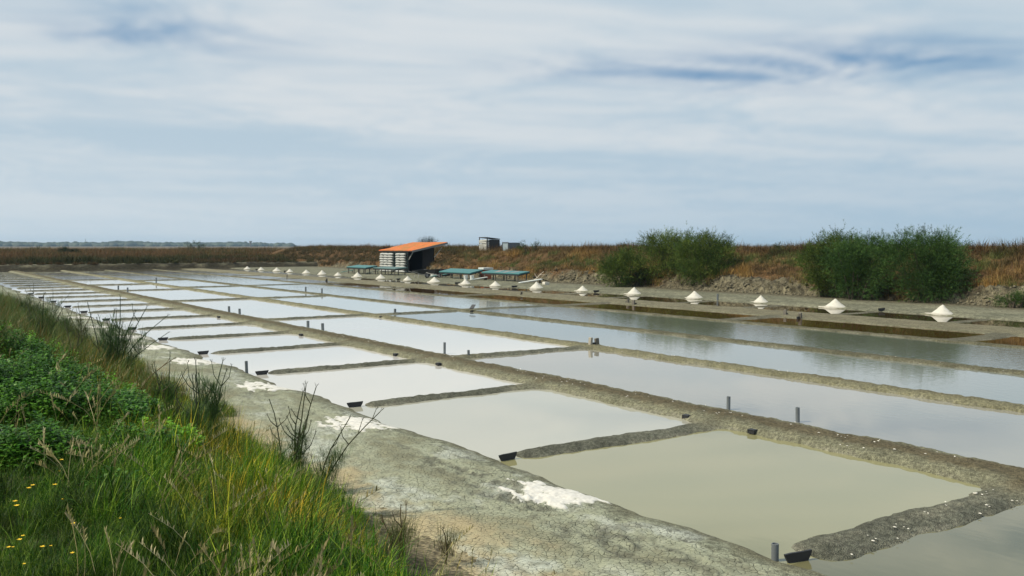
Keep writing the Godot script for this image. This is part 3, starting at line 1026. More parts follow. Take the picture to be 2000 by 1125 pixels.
func pan_furniture() -> void:
	# dark boards in the gaps at the path end of the cross dikes
	var bm := sluice_board_mesh()
	var proto: Node3D = null
	for i in 13:
		var s: float = cross_at[0][i]
		var label := "dark sluice board at the tip of the %s cross dike from the front" % ORD[i]
		var at := V(6.57 if i else 6.55, s - (0.08 if i else -0.02), 0.045)
		var turn := 0.08 * sin(i * 2.1) - (0.22 if i == 0 else 0.0)
		if proto == null:
			proto = put("sluice_board", bm, M.black)
			tag(proto, label, "sluice board", "dark boards closing the pans along the path")
			proto.position = at
			proto.rotation.y = turn
			proto.scale = Vector3(0.62, 0.8, 0.9)
		else:
			again(proto, "sluice_board", label, at, turn)
	# pipes standing in the water
	var tall := pipe_mesh(0.25, 0.033)
	var pipes := [[Vector2(6.4, 5.12), 0.62, "grey pipe standing beside the front sluice board at the path edge"], [Vector2(6.33, 19.3), 1.15, "tall dark pipe beside the fourth sluice board at the path edge"],
		[Vector2(11.72, 10.4), 0.9, "dark pipe in the water behind the main dike, opposite the second cross dike"], [Vector2(11.78, 9.02), 0.95, "grey pipe with light rim in the front pan behind the main dike"],
		[Vector2(11.74, 20.0), 1.2, "tall dark pipe behind the main dike beside the first pan crossing"], [Vector2(11.85, 19.0), 0.75, "short dark pipe at the near end of the crossing behind the main dike"],
		[Vector2(11.72, 29.2), 0.9, "left pipe of the pair behind the main dike at mid distance"], [Vector2(11.7, 27.87), 0.95, "right pipe of the pair behind the main dike at mid distance"],
		[Vector2(11.7, 37.85), 1.0, "left pipe of the distant pair behind the main dike"], [Vector2(11.7, 36.46), 0.9, "right pipe of the distant pair behind the main dike"],
		[Vector2(17.0, 32.97), 0.85, "small dark pipe behind the second long dike at its crossing"], [Vector2(16.45, 70.9), 1.6, "far dark pipe behind the second long dike near the far pans"],
		[Vector2(11.75, 60.5), 1.2, "left one of the farthest pipe pair behind the main dike"], [Vector2(11.75, 57.8), 1.1, "right one of the farthest pipe pair behind the main dike"],
		[Vector2(34.6, 31.5), 1.4, "thin dark pipe standing at the shore between two salt piles"], [Vector2(20.75, 52.0), 1.2, "left pipe of the pair in the far blue pan"], [Vector2(20.75, 49.5), 1.2, "right pipe of the pair in the far blue pan"]]
	var p0: Node3D = null
	for p in pipes:
		var at := V(p[0].x, p[0].y, 0.0)
		if p0 == null:
			p0 = put("standing_pipe", tall, M.pipe, self, at)
			tag(p0, p[2], "pipe", "pipes standing in the pans")
		else:
			again(p0, "standing_pipe", p[2], at)
		var last: Node3D = get_child(get_child_count() - 1)
		last.scale = Vector3(1, p[1], 1)
		last.rotation.z = 0.03 * sin(p[0].y * 3.0)
		if p[0].y > 25.0: last.scale = Vector3(1.5, p[1], 1.5)
	# little overflow boxes let into the dikes
	var g := Geo.new()
	g.box(Vector3(0, 0.045, 0), Vector3(0.15, 0.012, 0.13)); g.box(Vector3(-0.068, 0.0, 0), Vector3(0.012, 0.078, 0.13)); g.box(Vector3(0.068, 0.0, 0), Vector3(0.012, 0.078, 0.13)); g.box(Vector3(0, -0.03, 0.01), Vector3(0.122, 0.012, 0.1))
	g.box(Vector3(0, 0.0, 0.05), Vector3(0.122, 0.07, 0.01))
	var bx := g.mesh()
	var drains := [[Vector2(10.42, 8.83), "front black overflow box in the foot of the main dike"], [Vector2(10.45, 10.2), "black overflow box just before the second cross dike meets the main dike"], [Vector2(10.4, 18.1), "black overflow box at the main dike below the tall pipe"],
		[Vector2(10.42, 20.3), "small black overflow box beyond the fourth cross dike on the main dike"], [Vector2(10.35, 26.5), "distant black overflow box in the main dike"], [Vector2(10.35, 35.0), "farthest black overflow box in the main dike"], [Vector2(15.52, 31.4), "black overflow box in the second long dike at its far crossing"], [Vector2(20.0, 31.9), "black overflow box in the third long dike beside the plank"]]
	var d0: Node3D = null
	for d in drains:
		var at := V(d[0].x + 0.06, d[0].y, 0.035)
		if d0 == null:
			d0 = put("overflow_box", bx, M.black, self, at)
			tag(d0, d[1], "overflow box", "overflow boxes in the dikes")
		else:
			again(d0, "overflow_box", d[1], at)
		get_child(get_child_count() - 1).rotation.y = -PI / 2 + 0.1
		get_child(get_child_count() - 1).scale = Vector3(0.75, 0.7, 0.75)
	# wooden notch on the second long dike, plank on the third
	var o := thing("sluice_post", "weathered pale wooden sluice stump on the second long dike at the crossing", "sluice post", V(15.86, 18.95, 0.12))
	g = Geo.new(); g.box(Vector3(-0.09, 0.05, 0), Vector3(0.07, 0.22, 0.1), Basis(Vector3.FORWARD, 0.1), 0.01); put("stake", g.mesh(), mat(lin(0.32, 0.30, 0.25), 0.9), o)
	g = Geo.new(); g.box(Vector3(0.12, 0.03, 0.02), Vector3(0.12, 0.2, 0.06), Basis(Vector3.FORWARD, -0.12), 0.01); put("stake", g.mesh(), M.wood, o)
	g = Geo.new(); g.box(Vector3(0.02, -0.05, 0.03), Vector3(0.2, 0.14, 0.03)); put("board", g.mesh(), M.black, o)
	o = thing("plank", "dark plank laid across the third long dike, one end tipped up", "plank", V(20.35, 32.3, 0.13), 0.9)
	g = Geo.new(); g.bar(Vector3(-0.5, 0.02, 0), Vector3(0.5, 0.12, 0), 0.16, 0.03); put("board", g.mesh(), mat(lin(0.05, 0.05, 0.05), 0.7), o)
	# stubs on the sandy bank in front of the salt pools
	var stubs := [[Vector2(29.4, 23.2), "left short grey stub on the sandy bank before the salt pools"], [Vector2(28.6, 21.85), "right short stub with pale top at the edge of the brown pool"], [Vector2(29.3, 32.4), "left dark stub of the pair further along the sandy bank"], [Vector2(28.75, 31.4), "right dark stub of the pair further along the sandy bank"], [Vector2(29.3, 41.3), "dark stub on the sandy bank below the fourth salt pile"], [Vector2(28.3, 66.5), "far dark stub at the edge of the sandy bank"], [Vector2(28.7, 76.2), "farther dark stub on the sandy bank"]]
	var s0: Node3D = null
	for p in stubs:
		var at := V(p[0].x, p[0].y, 0.05)
		if s0 == null:
			s0 = thing("sluice_stub", p[1], "stub", at, 0.4, "stubs on the sandy bank")
			g = Geo.new(); g.box(Vector3(0, 0.06, 0), Vector3(0.12, 0.26, 0.1), Basis(Vector3.FORWARD, 0.2), 0.02); put("post", g.mesh(), M.wood, s0)
			g = Geo.new(); g.box(Vector3(0.14, 0.0, 0.03), Vector3(0.2, 0.1, 0.04)); put("board", g.mesh(), M.black, s0)
		else:
			again(s0, "sluice_stub", p[1], at, 0.4 + p[0].y)
	# boards at the shore end of the small dikes
	var ends := [[22.3, "dark sluice board on the shore between the two front salt piles"], [41.0, "dark sluice board on the shore by the fifth salt pile"], [48.9, "dark sluice board on the shore by the seventh salt pile"], [55.8, "dark sluice board on the shore by the tenth salt pile"], [65.0, "dark sluice board on the shore below the dark hut"], [73.3, "dark sluice board on the shore below the teal tables"], [81.8, "dark sluice board on the shore left of the tables"], [91.8, "dark sluice board far along the shore"], [101.2, "farthest dark sluice board at the shore"]]
	for p in ends:
		again(proto, "sluice_board", p[1], V(shore(p[0]) + 0.1, p[0], 0.09), 0.25 * sin(p[0])).scale = Vector3(0.9, 1.2, 1.2)
	# bits of shell on the dikes
	rng.seed = 77
	g = Geo.new()
	for i in 7:
		var a := TAU * i / 7.0
		var b := TAU * (i + 1) / 7.0
		g.tri(Vector3(0, 0.5, 0), Vector3(cos(a), 0, sin(a) * 0.7), Vector3(cos(b), 0, sin(b) * 0.7))
	var spots := []
	for i in 700:
		var w := rng.randf()
		var n := 0.0
		var s := 0.0
		if w < 0.5:
			s = 2.0 + 26.0 * pow(rng.randf(), 1.4); n = rng.randf_range(10.6, 11.5)
		elif w < 0.62:
			s = rng.randf_range(4.75, 5.2) ; n = rng.randf_range(6.95, 10.6)
		elif w < 0.82:
			s = rng.randf_range(4.0, 34.0); n = rng.randf_range(15.55, 16.15)
		else:
			s = rng.randf_range(4.0, 34.0); n = rng.randf_range(20.05, 20.55)
		if nz.get_noise_2d(n * 1.7, s * 0.8) < -0.05: continue
		var sc := rng.randf_range(0.008, 0.022)
		spots.append([Transform3D(Basis(Vector3.UP, rng.randf() * TAU).scaled(Vector3(sc, sc * 0.7, sc)), V(n, s, dike_top(n, s))), Color(0.8, 0.78, 0.7) * rng.randf_range(0.6, 1.0)])
	scatter("shells", "tiny white shell fragments strewn over the tops of the dikes", "shells", [g.mesh(true)], spots, vmat(0.7))

func dike_top(n: float, s: float) -> float:
	var e := -1.0
	var hm := 0.1
	for l in LONG:
		var d: float = (l[1] - l[0]) / 2.0 - absf(n - (l[0] + l[1]) / 2.0)
		if d > e: e = d; hm = l[2]
	for q in 2:
		for c in cross_at[q]:
			if n < strip_edges[q][0] or n > strip_edges[q][1]: continue
			var d: float = cross_half[q] * (1.2 if c == 4.97 else 1.0) - absf(s - c)
			if d > e: e = d; hm = cross_high[q]
	return hm * (1.0 - exp(-maxf(e, 0.0) / 0.13)) + hm * (0.17 * rough_nz.get_noise_2d(n * 3.1, s * 3.1) + 0.13 * cl(n * 10.0, s * 10.0)) * clampf(e * 5.0, 0.0, 1.0) + 0.003

func salt() -> void:
	var at := [19.8, 24.8, 29.0, 33.4, 38.1, 42.6, 47.0, 51.3, 55.0, 59.5, 63.8, 68.6, 73.2, 77.6, 81.6, 86.0, 91.0, 95.2, 100.4, 105.2]
	var kinds := []
	for i in 4: kinds.append(salt_pile_mesh(i * 5 + 1))
	for i in at.size():
		var s: float = at[i]
		var n := shore(s) + (0.42 if s < 50.0 else 0.3)
		var label := "white conical salt pile at the pool edge, %s of the row counting from the right" % ORD[i]
		if i == at.size() - 1: label = "farthest small white salt pile at the left end of the row"
		var o := put("salt_pile", kinds[i % 4], M.salt, self, V(n, s, 0.05))
		o.rotation.y = 0.15 * sin(i * 1.7)
		var k := 0.81 + 0.10 * sin(i * 2.3)
		o.scale = Vector3(k, k * (1.0 + 0.05 * cos(i * 3.1)), k)
		tag(o, label, "salt pile", "salt piles in a row along the far shore")
	var patches := [[5.92, 7.75, 0.85, 1.05, "largest white salt patch on the path beside the front pan"], [5.8, 12.5, 0.9, 1.1, "white salt patch on the path beside the second pan, behind the forked fennel"], [5.85, 16.9, 0.9, 1.25, "white salt patch on the path below the third sluice board"], [5.8, 21.5, 0.9, 1.2, "white salt patch on the path below the fifth sluice board"], [5.8, 25.0, 0.9, 1.1, "small white salt patch on the path below the sixth sluice board"], [5.85, 28.2, 0.9, 1.0, "distant white salt patch on the path below the seventh sluice board"], [5.8, 32.3, 0.9, 1.0, "far white salt patch on the path partly behind bushy fennel"], [5.8, 37.0, 0.9, 1.0, "farthest thin white salt patch seen on the path"]]
	for i in patches.size():
		var p: Array = patches[i]
		salt_patch(p[4], p[0], p[1], p[2], p[3], i * 13 + 3)

func hut() -> void:
	var n0 := 42.34
	var n1 := 45.3
	var s0 := 79.2
	var s1 := 84.75
	var h := thing("salt_hut", "small dark hut with an orange tiled lean-to roof and sacks along one wall", "hut", V(n0, s0, 0.08))
	var teal := mat(lin(0.085, 0.125, 0.12), 0.8)
	var dark := mat(lin(0.02, 0.02, 0.022), 0.85)
	# lit long wall of upright boards, 5.55 m along s
	for k in 12:
		var g := Geo.new()
		g.box(Vector3(0.0 + 0.008 * (k % 2), 1.1, -(0.23 + k * 0.4635)), Vector3(0.04, 2.2, 0.452), Basis(), 0.008)
		put("plank", g.mesh(), mat(lin(0.17, 0.235, 0.215) * (0.9 + 0.08 * sin(k * 2.7)), 0.8), h)
	var g := Geo.new(); g.box(Vector3(2.96, 1.4, -2.78), Vector3(0.04, 2.8, 5.55)); put("wall", g.mesh(), dark, h)
	g = Geo.new(); g.box(Vector3(1.5, 1.28, -5.53), Vector3(2.9, 2.55, 0.04)); put("wall", g.mesh(), dark, h)
	# gable side: an opening, then two dark door boards; the lean-to's slope above
	for k in 5:
		g = Geo.new(); g.box(Vector3(1.78 + k * 0.24, 1.2 + 0.02 * k, 0.0 + 0.006 * (k % 2)), Vector3(0.225, 2.3 + 0.09 * k, 0.04), Basis(), 0.006); put("door_board", g.mesh(), mat(lin(0.028, 0.028, 0.03), 0.8), h)
	g = Geo.new(); g.box(Vector3(0.03, 1.1, 0.03), Vector3(0.1, 2.2, 0.1)); put("post", g.mesh(), dark, h)
	g = Geo.new(); g.box(Vector3(1.62, 1.3, 0.03), Vector3(0.09, 2.6, 0.09)); put("post", g.mesh(), dark, h)
	# roof: from n 42.0 to 46.0, rising 2.33 -> 3.05
	var roof := thing_part("roof", h)
	var a := Vector3(-0.36, 2.2, 1.42)
	var slope := Vector3(4.05, 0.83, 0)
	var along := Vector3(0, 0, -7.25)
	g = Geo.new()
	g.box(a + slope / 2.0 + along / 2.0 - Vector3(0, 0.05, 0), Vector3(4.12, 0.07, 7.2), Basis(Vector3.BACK, atan2(slope.y, slope.x)))
	put("deck", g.mesh(), dark, roof)
	g = Geo.new()
	g.bar(a + Vector3(0.02, -0.05, 0.03), a + slope + Vector3(0.02, -0.05, 0.03), 0.03, 0.2)
	put("bargeboard", g.mesh(), mat(lin(0.17, 0.19, 0.19), 0.8), roof)
	# courses of clay tiles, each with its own tone and set
	rng.seed = 91
	var tone := []
	for k in 6: tone.append(mat(lin(0.62 - 0.05 * k, 0.155 + 0.012 * (k % 3), 0.045 + 0.01 * (k % 2)), 0.85))
	var row := Geo.new()
	for k in 7:
		var t0 := PI * k / 6.0
		if k:
			var t1 := PI * (k - 1) / 6.0
			var r0 := 0.13
			row.quad(Vector3(-0.31, sin(t1) * 0.08, cos(t1) * r0), Vector3(-0.31, sin(t0) * 0.08, cos(t0) * r0), Vector3(0.31, sin(t0) * 0.07, cos(t0) * r0 * 0.85), Vector3(0.31, sin(t1) * 0.07, cos(t1) * r0 * 0.85))
			row.tri(Vector3(-0.31, 0, 0), Vector3(-0.31, sin(t1) * 0.08, cos(t1) * r0), Vector3(-0.31, sin(t0) * 0.08, cos(t0) * r0))
	var tile := row.mesh()
	var tilt := Basis(Vector3.BACK, atan2(slope.y, slope.x))
	for q in 27:
		for k in 7:
			var o := put("tile", tile, tone[rng.randi() % 6], roof)
			o.transform = Transform3D(tilt * Basis(Vector3.UP, rng.randf_range(-0.04, 0.04)), a + slope * ((k + 0.52) / 7.0) + Vector3(0, 0.0 + rng.randf_range(0, 0.012), -0.14 - q * 0.268))
	# struts
	g = Geo.new(); g.bar(Vector3(0.05, 1.35, 0.1), Vector3(-0.02, 2.15, 1.1), 0.08, 0.08); put("strut", g.mesh(), mat(lin(0.25, 0.27, 0.27), 0.8), h)
	g = Geo.new(); g.bar(Vector3(2.95, 1.55, 0.06), Vector3(3.6, 2.55, 0.5), 0.09, 0.09); put("strut", g.mesh(), mat(lin(0.6, 0.6, 0.55), 0.8), h)
	# sacks stacked against the lit wall
	var sg := Geo.new()
	for r in 9:
		for k in 14:
			var t := PI * r / 8.0
			var u := TAU * k / 14.0
			var cx := cos(t)
			var m := pow(sin(t), 0.55)
			var p := Vector3(signf(cos(u)) * pow(absf(cos(u)), 0.7) * m * 0.24, signf(sin(u)) * pow(absf(sin(u)), 0.8) * m * 0.122 - 0.045 * cx * cx, signf(cx) * pow(absf(cx), 0.6) * 0.42)
			sg.vert(p, Vector3(p.x * 8.0, p.y * 20.0, p.z * 1.5).normalized())
			if r:
				var b := (r - 1) * 14
				var l := (k + 1) % 14
				if k == 13:
					for kk in 14:
						var ll := (kk + 1) % 14
						sg.face(b + kk, b + ll, b + 14 + ll); sg.face(b + kk, b + 14 + ll, b + 14 + kk)
	var sack := sg.mesh()
	var white := mat(lin(0.40, 0.42, 0.41), 0.75)
	var cols := [[0.5, 0.86], [1.45, 0.88], [3.2, 0.9], [4.13, 0.88], [5.03, 0.8]]
	var names := ["nearest the dark doorway", "beside the bare teal boards", "just left of the bare teal boards", "in the middle of the left stack", "at the far left end"]
	var high := ["lowest", "second", "third", "fourth", "fifth", "sixth", "seventh", "topmost"]
	var first: Node3D = null
	for c in cols.size():
		for r in 8:
			var at := V(n0 - 0.28, s0 + cols[c][0] + rng.randf_range(-0.04, 0.04), 0.24 + r * 0.243)
			var label := "%s white sack of the column %s" % [high[r], names[c]]
			if first == null:
				first = put("salt_sack", sack, white, self, at)
				tag(first, label, "sack", "white sacks stacked against the hut")
			else:
				again(first, "salt_sack", label, at)
			var o: Node3D = get_child(get_child_count() - 1)
			o.rotation = Vector3(rng.randf_range(-0.06, 0.06), rng.randf_range(-0.08, 0.08), 0)
			o.scale = Vector3(1, 1, cols[c][1] / 0.78)

func thing_part(called: String, parent: Node) -> Node3D:
	var o := Node3D.new()
	o.name = called
	parent.add_child(o, true)
	return o

func salt_table(label: String, nn: float, nf: float, s0: float, s1: float, h0: float, h1: float, top: Material, streaks: bool) -> void:
	var o := thing("salt_table", label, "table", V((nn + nf) / 2.0, (s0 + s1) / 2.0, 0.09), 0.0, "low draining tables on the mud flat")
	var w := nf - nn
	var l := s1 - s0
	var ang := atan2(h1 - h0, w)
	var hm := (h0 + h1) / 2.0 - 0.09
	var g := Geo.new()
	g.box(Vector3(0, hm, 0), Vector3(w / cos(ang), 0.09, l), Basis(Vector3.BACK, ang), 0.02)
	put("table_top", g.mesh(), top, o)
	g = Geo.new()
	g.box(Vector3(0, hm - 0.085, l / 2.0 - 0.05), Vector3(w, 0.09, 0.05), Basis(Vector3.BACK, ang)); put("rail", g.mesh(), M.black, o)
	g = Geo.new(); g.box(Vector3(0, hm - 0.085, -l / 2.0 + 0.05), Vector3(w, 0.09, 0.05), Basis(Vector3.BACK, ang)); put("rail", g.mesh(), M.black, o)
	g = Geo.new(); g.box(Vector3(-w / 2.0 + 0.04, h0 - 0.09 - 0.085, 0), Vector3(0.05, 0.09, l - 0.16)); put("rail", g.mesh(), M.black, o)
	for k in 4:
		for q in [-1.0, 1.0]:
			g = Geo.new()
			var x: float = q * (w / 2.0 - 0.09)
			g.bar(Vector3(x, -0.1, (k - 1.5) * l * 0.29), Vector3(x, hm + q * (h1 - h0) * 0.4 - 0.05, (k - 1.5) * l * 0.29 + 0.03), 0.07, 0.07)
			put("leg", g.mesh(), M.wood, o)
	if streaks:
		for k in 3:
			g = Geo.new()
			g.box(Vector3(0.05, hm + 0.05, 1.3 - k * 1.1), Vector3(w * 0.8, 0.012, 0.3 + 0.1 * k), Basis(Vector3.BACK, ang) * Basis(Vector3.UP, 0.2 * k))
			put("batten", g.mesh(), mat(lin(0.22, 0.20, 0.20), 0.85), o)

func lean_board(label: String, at: Vector2, turn: float, len: float, wid: float, rise: float, m: Material) -> void:
	var o := thing("lean_board", label, "board", V(at.x, at.y, 0.09), turn, "boards leaning low beside the tables")
	var g := Geo.new()
	var an := atan2(rise, len)
	g.box(Vector3(0, rise / 2.0 + 0.03, 0), Vector3(len, 0.05, wid), Basis(Vector3.BACK, an), 0.01)
	put("panel", g.mesh(), m, o)
	for q in [-1.0, 1.0]:
		g = Geo.new()
		g.bar(Vector3(len * 0.42, -0.02, q * wid * 0.35), Vector3(len * 0.42, rise * 0.9, q * wid * 0.35), 0.06, 0.06)
		put("prop", g.mesh(), M.black, o)

func yard() -> void:
	salt_table("leftmost teal draining table, left of the hut", 37.06, 38.3, 77.84, 82.2, 0.69, 0.86, M.teal, false)
	salt_table("grey green draining table in front of the sacks", 37.74, 38.99, 73.1, 77.7, 0.68, 0.78, mat(lin(0.07, 0.14, 0.135), 0.5), false)
	salt_table("bright teal draining table right of the wheelbarrows", 38.1, 39.3, 60.8, 65.8, 0.59, 0.84, M.teal, false)
	salt_table("weathered teal draining table with grey streaks, rightmost of the four", 38.5, 39.5, 54.6, 59.8, 0.68, 0.84, M.teal, true)
	var pale := mat(lin(0.55, 0.58, 0.56), 0.6)
	var t2 := mat(lin(0.10, 0.24, 0.22), 0.6)
	lean_board("low teal board leaning under the leftmost table", Vector2(38.1, 84.4), YAW + 0.15, 1.3, 0.5, 0.22, t2)
	lean_board("low pale green board leaning left of the grey green table", Vector2(38.2, 78.9), YAW + 0.15, 1.4, 0.5, 0.28, mat(lin(0.2, 0.3, 0.26), 0.6))
	lean_board("low teal board leaning between wheelbarrow and bright teal table", Vector2(39.0, 67.4), YAW + 0.1, 1.5, 0.55, 0.24, t2)
	lean_board("dirty white board leaning under the weathered table", Vector2(38.0, 59.4), YAW + 0.15, 1.4, 0.6, 0.22, pale)
	lean_board("white board leaning at the right end of the tables", Vector2(38.1, 52.6), YAW + 0.15, 1.7, 0.7, 0.26, pale)
	# wheelbarrows
	var wb: Node3D = null
	for p in [[Vector2(36.4, 66.0), 0.7, "black wheelbarrow with pale handles standing before the hut doorway"], [Vector2(37.9, 66.6), -0.5, "second black wheelbarrow, turned away, behind the first"]]:
		if wb == null:
			wb = thing("wheelbarrow", p[2], "wheelbarrow", V(p[0].x, p[0].y, 0.1), YAW + p[1], "wheelbarrows before the hut")
			var g := Geo.new()
			var lo := [Vector3(-0.28, 0.35, -0.2), Vector3(-0.28, 0.35, 0.2), Vector3(0.35, 0.33, 0.2), Vector3(0.35, 0.33, -0.2)]
			var hi := [Vector3(-0.5, 0.66, -0.32), Vector3(-0.5, 0.66, 0.32), Vector3(0.62, 0.72, 0.34), Vector3(0.62, 0.72, -0.34)]
			g.quad(lo[0], lo[1], lo[2], lo[3])
			for k in 4: g.quad(lo[k], hi[k], hi[(k + 1) % 4], lo[(k + 1) % 4])
			put("tray", g.mesh(), M.black, wb)
			var whl := thing_part("wheel", wb)
			g = Geo.new()
			for k in 16:
				var a := TAU * k / 16.0
				var b := TAU * (k + 1) / 16.0
				g.bar(Vector3(0.72 + cos(a) * 0.17, 0.19 + sin(a) * 0.17, 0), Vector3(0.72 + cos(b) * 0.17, 0.19 + sin(b) * 0.17, 0), 0.08, 0.06)
			put("tyre", g.mesh(), M.black, whl)
			g = Geo.new(); g.box(Vector3(0.72, 0.19, 0), Vector3(0.2, 0.2, 0.05)); put("rim", g.mesh(), mat(lin(0.3, 0.3, 0.3), 0.5), whl)
			for q in [-1.0, 1.0]:
				g = Geo.new(); g.tube([Vector3(0.72, 0.19, q * 0.1), Vector3(-0.3, 0.38, q * 0.26), Vector3(-0.95, 0.6, q * 0.3)], 0.022, 0.02, 6); put("handle", g.mesh(), mat(lin(0.4, 0.4, 0.38), 0.6), wb)
				g = Geo.new(); g.tube([Vector3(-0.3, 0.36, q * 0.25), Vector3(-0.4, -0.02, q * 0.27)], 0.02, 0.02, 6); put("leg", g.mesh(), mat(lin(0.3, 0.3, 0.3), 0.6), wb)
		else:
			again(wb, "wheelbarrow", p[2], V(p[0].x, p[0].y, 0.1), YAW + p[1])
	# dark crates and a basin right of the doorway
	var crate: Node3D = null
	for p in [[Vector2(40.2, 69.6), 0.1, "dark open crate right of the wheelbarrows"], [Vector2(41.2, 70.4), 0.2, "dark open crate against the levee right of the hut"], [Vector2(39.3, 68.9), -0.2, "dark open crate beside the second wheelbarrow"]]:
		if crate == null:
			crate = thing("crate", p[2], "crate", V(p[0].x, p[0].y, 0.08), p[1], "dark crates right of the hut")
			for k in 3:
				for q in [-1.0, 1.0]:
					var g := Geo.new(); g.box(Vector3(0, 0.12 + k * 0.2, q * 0.5), Vector3(1.2, 0.16, 0.03)); put("slat", g.mesh(), M.black, crate)
					g = Geo.new(); g.box(Vector3(q * 0.6, 0.12 + k * 0.2, 0), Vector3(0.03, 0.16, 0.96)); put("slat", g.mesh(), M.black, crate)
			var gb := Geo.new(); gb.box(Vector3(0, 0.05, 0), Vector3(1.14, 0.03, 0.94)); put("bottom", gb.mesh(), M.black, crate)
		else:
			again(crate, "crate", p[2], V(p[0].x, p[0].y, 0.08), p[1])
	var bo := thing("basin", "white upturned basin lying between the crates and the teal table", "basin", V(38.8, 67.9, 0.3))
	var g := Geo.new(); g.tube([Vector3(0, -0.22, 0), Vector3(0, -0.18, 0), Vector3(0, 0.02, 0), Vector3(0, 0.06, 0)], 0.42, 0.2, 16); put("bowl", g.mesh(), pale, bo)
	# buckets under the teal table
	var bk: Node3D = null
	for p in [[Vector2(37.35, 60.3), "pale bucket beside the legs of the bright teal table, on the left"], [Vector2(37.5, 59.6), "pale bucket beside the legs of the bright teal table, on the right"]]:
		if bk == null:
			bk = thing("bucket", p[1], "bucket", V(p[0].x, p[0].y, 0.09), 0.0, "pale buckets by the table")
			g = Geo.new(); g.tube([Vector3(0, 0, 0), Vector3(0, 0.38, 0)], 0.14, 0.17, 14, false); put("body", g.mesh(), pale, bk)
			g = Geo.new(); g.tube([Vector3(0, 0.36, 0), Vector3(0, 0.39, 0)], 0.18, 0.18, 14, true); put("rim", g.mesh(), pale, bk)
		else:
			again(bk, "bucket", p[1], V(p[0].x, p[0].y, 0.09))
	# driftwood and a block
	var dw := thing("driftwood", "bleached forked driftwood branch on the mud at the right of the tables", "driftwood", V(40.3, 54.6, 0.1), YAW)
	g = Geo.new(); g.tube([Vector3(-0.5, 0, 0), Vector3(-0.1, 0.25, 0), Vector3(0.15, 0.55, 0.1), Vector3(0.4, 0.75, 0.1)], 0.05, 0.02, 6); g.tube([Vector3(0.1, 0.5, 0.1), Vector3(0.5, 0.5, 0.2)], 0.03, 0.015, 5); g.tube([Vector3(-0.1, 0.25, 0), Vector3(-0.3, 0.6, -0.1)], 0.03, 0.015, 5)
	put("branch", g.mesh(), mat(lin(0.5, 0.46, 0.38), 0.9), dw)
	var blk := Geo.new(); blk.box(Vector3(0, 0.1, 0), Vector3(0.4, 0.2, 0.3), Basis(), 0.03)
	tag(put("white_block", blk.mesh(), mat(lin(0.6, 0.58, 0.52), 0.9), self, V(37.4, 49.8, 0.09)), "single white block lying on the mud below the driftwood", "block")
	var box2 := thing("bin", "terracotta coloured bin with white lid behind the weathered table", "bin", V(39.9, 61.3, 0.09))
	g = Geo.new(); g.box(Vector3(0, 0.38, 0), Vector3(0.7, 0.76, 0.6), Basis(), 0.03); put("body", g.mesh(), mat(lin(0.30, 0.10, 0.05), 0.8), box2)
	g = Geo.new(); g.box(Vector3(0, 0.85, 0), Vector3(0.95, 0.16, 0.8), Basis(), 0.03); put("lid", g.mesh(), pale, box2)
	# two crates of sacks up on the levee
	var yb := levee_y(47.6, 72.0)
	var cs := thing("sack_crate", "tall dark pallet crate of white sacks up on the levee crest", "pallet crate", V(47.5, 72.6, yb - 0.2), 0.0)
	for k in 7:
		g = Geo.new()
		var bulge := 0.05 + 0.03 * sin(k * 3.0)
		g.box(Vector3(0.0 - bulge / 2.0, 0.12 + k * 0.185, -0.62), Vector3(0.3 + bulge, 0.165, 1.3), Basis(Vector3.RIGHT, 0.03 * sin(k * 4.0)), 0.05)
		put("sack", g.mesh(), mat(lin(0.42, 0.43, 0.41), 0.8), cs)
	g = Geo.new(); g.box(Vector3(0.75, 0.68, -0.62), Vector3(1.2, 1.3, 1.34), Basis(), 0.03); put("wrapped_load", g.mesh(), mat(lin(0.022, 0.024, 0.026), 0.7), cs)
	g = Geo.new(); g.box(Vector3(0.6, 1.46, -0.62), Vector3(1.6, 0.06, 1.4), Basis(Vector3.BACK, -0.1)); put("cover", g.mesh(), mat(lin(0.04, 0.045, 0.05), 0.8), cs)
	for q in [0.06, -1.3]:
		g = Geo.new(); g.bar(Vector3(-0.12, 0, q), Vector3(-0.12, 1.5, q), 0.07, 0.07); put("upright", g.mesh(), mat(lin(0.04, 0.045, 0.05), 0.8), cs)
	var tk := thing("grey_tank", "blue grey tank crate on the levee crest right of the sack crate", "tank", V(47.6, 69.2, yb - 0.15), 0.0)
	g = Geo.new(); g.box(Vector3(0.65, 0.5, -0.5), Vector3(1.3, 0.95, 1.0), Basis(), 0.04); put("body", g.mesh(), mat(lin(0.10, 0.125, 0.15), 0.6), tk)
	g = Geo.new(); g.box(Vector3(-0.02, 0.5, -0.5), Vector3(0.03, 0.8, 0.8)); put("panel", g.mesh(), mat(lin(0.27, 0.34, 0.38), 0.5), tk)
	g = Geo.new()
	for q in [-0.02, -0.98]: g.bar(Vector3(-0.04, 0, q), Vector3(-0.04, 1.0, q), 0.05, 0.05)
	g.bar(Vector3(-0.04, 1.0, 0), Vector3(-0.04, 1.0, -1.0), 0.05, 0.05)
	put("cage", g.mesh(), mat(lin(0.12, 0.14, 0.16), 0.5), tk)

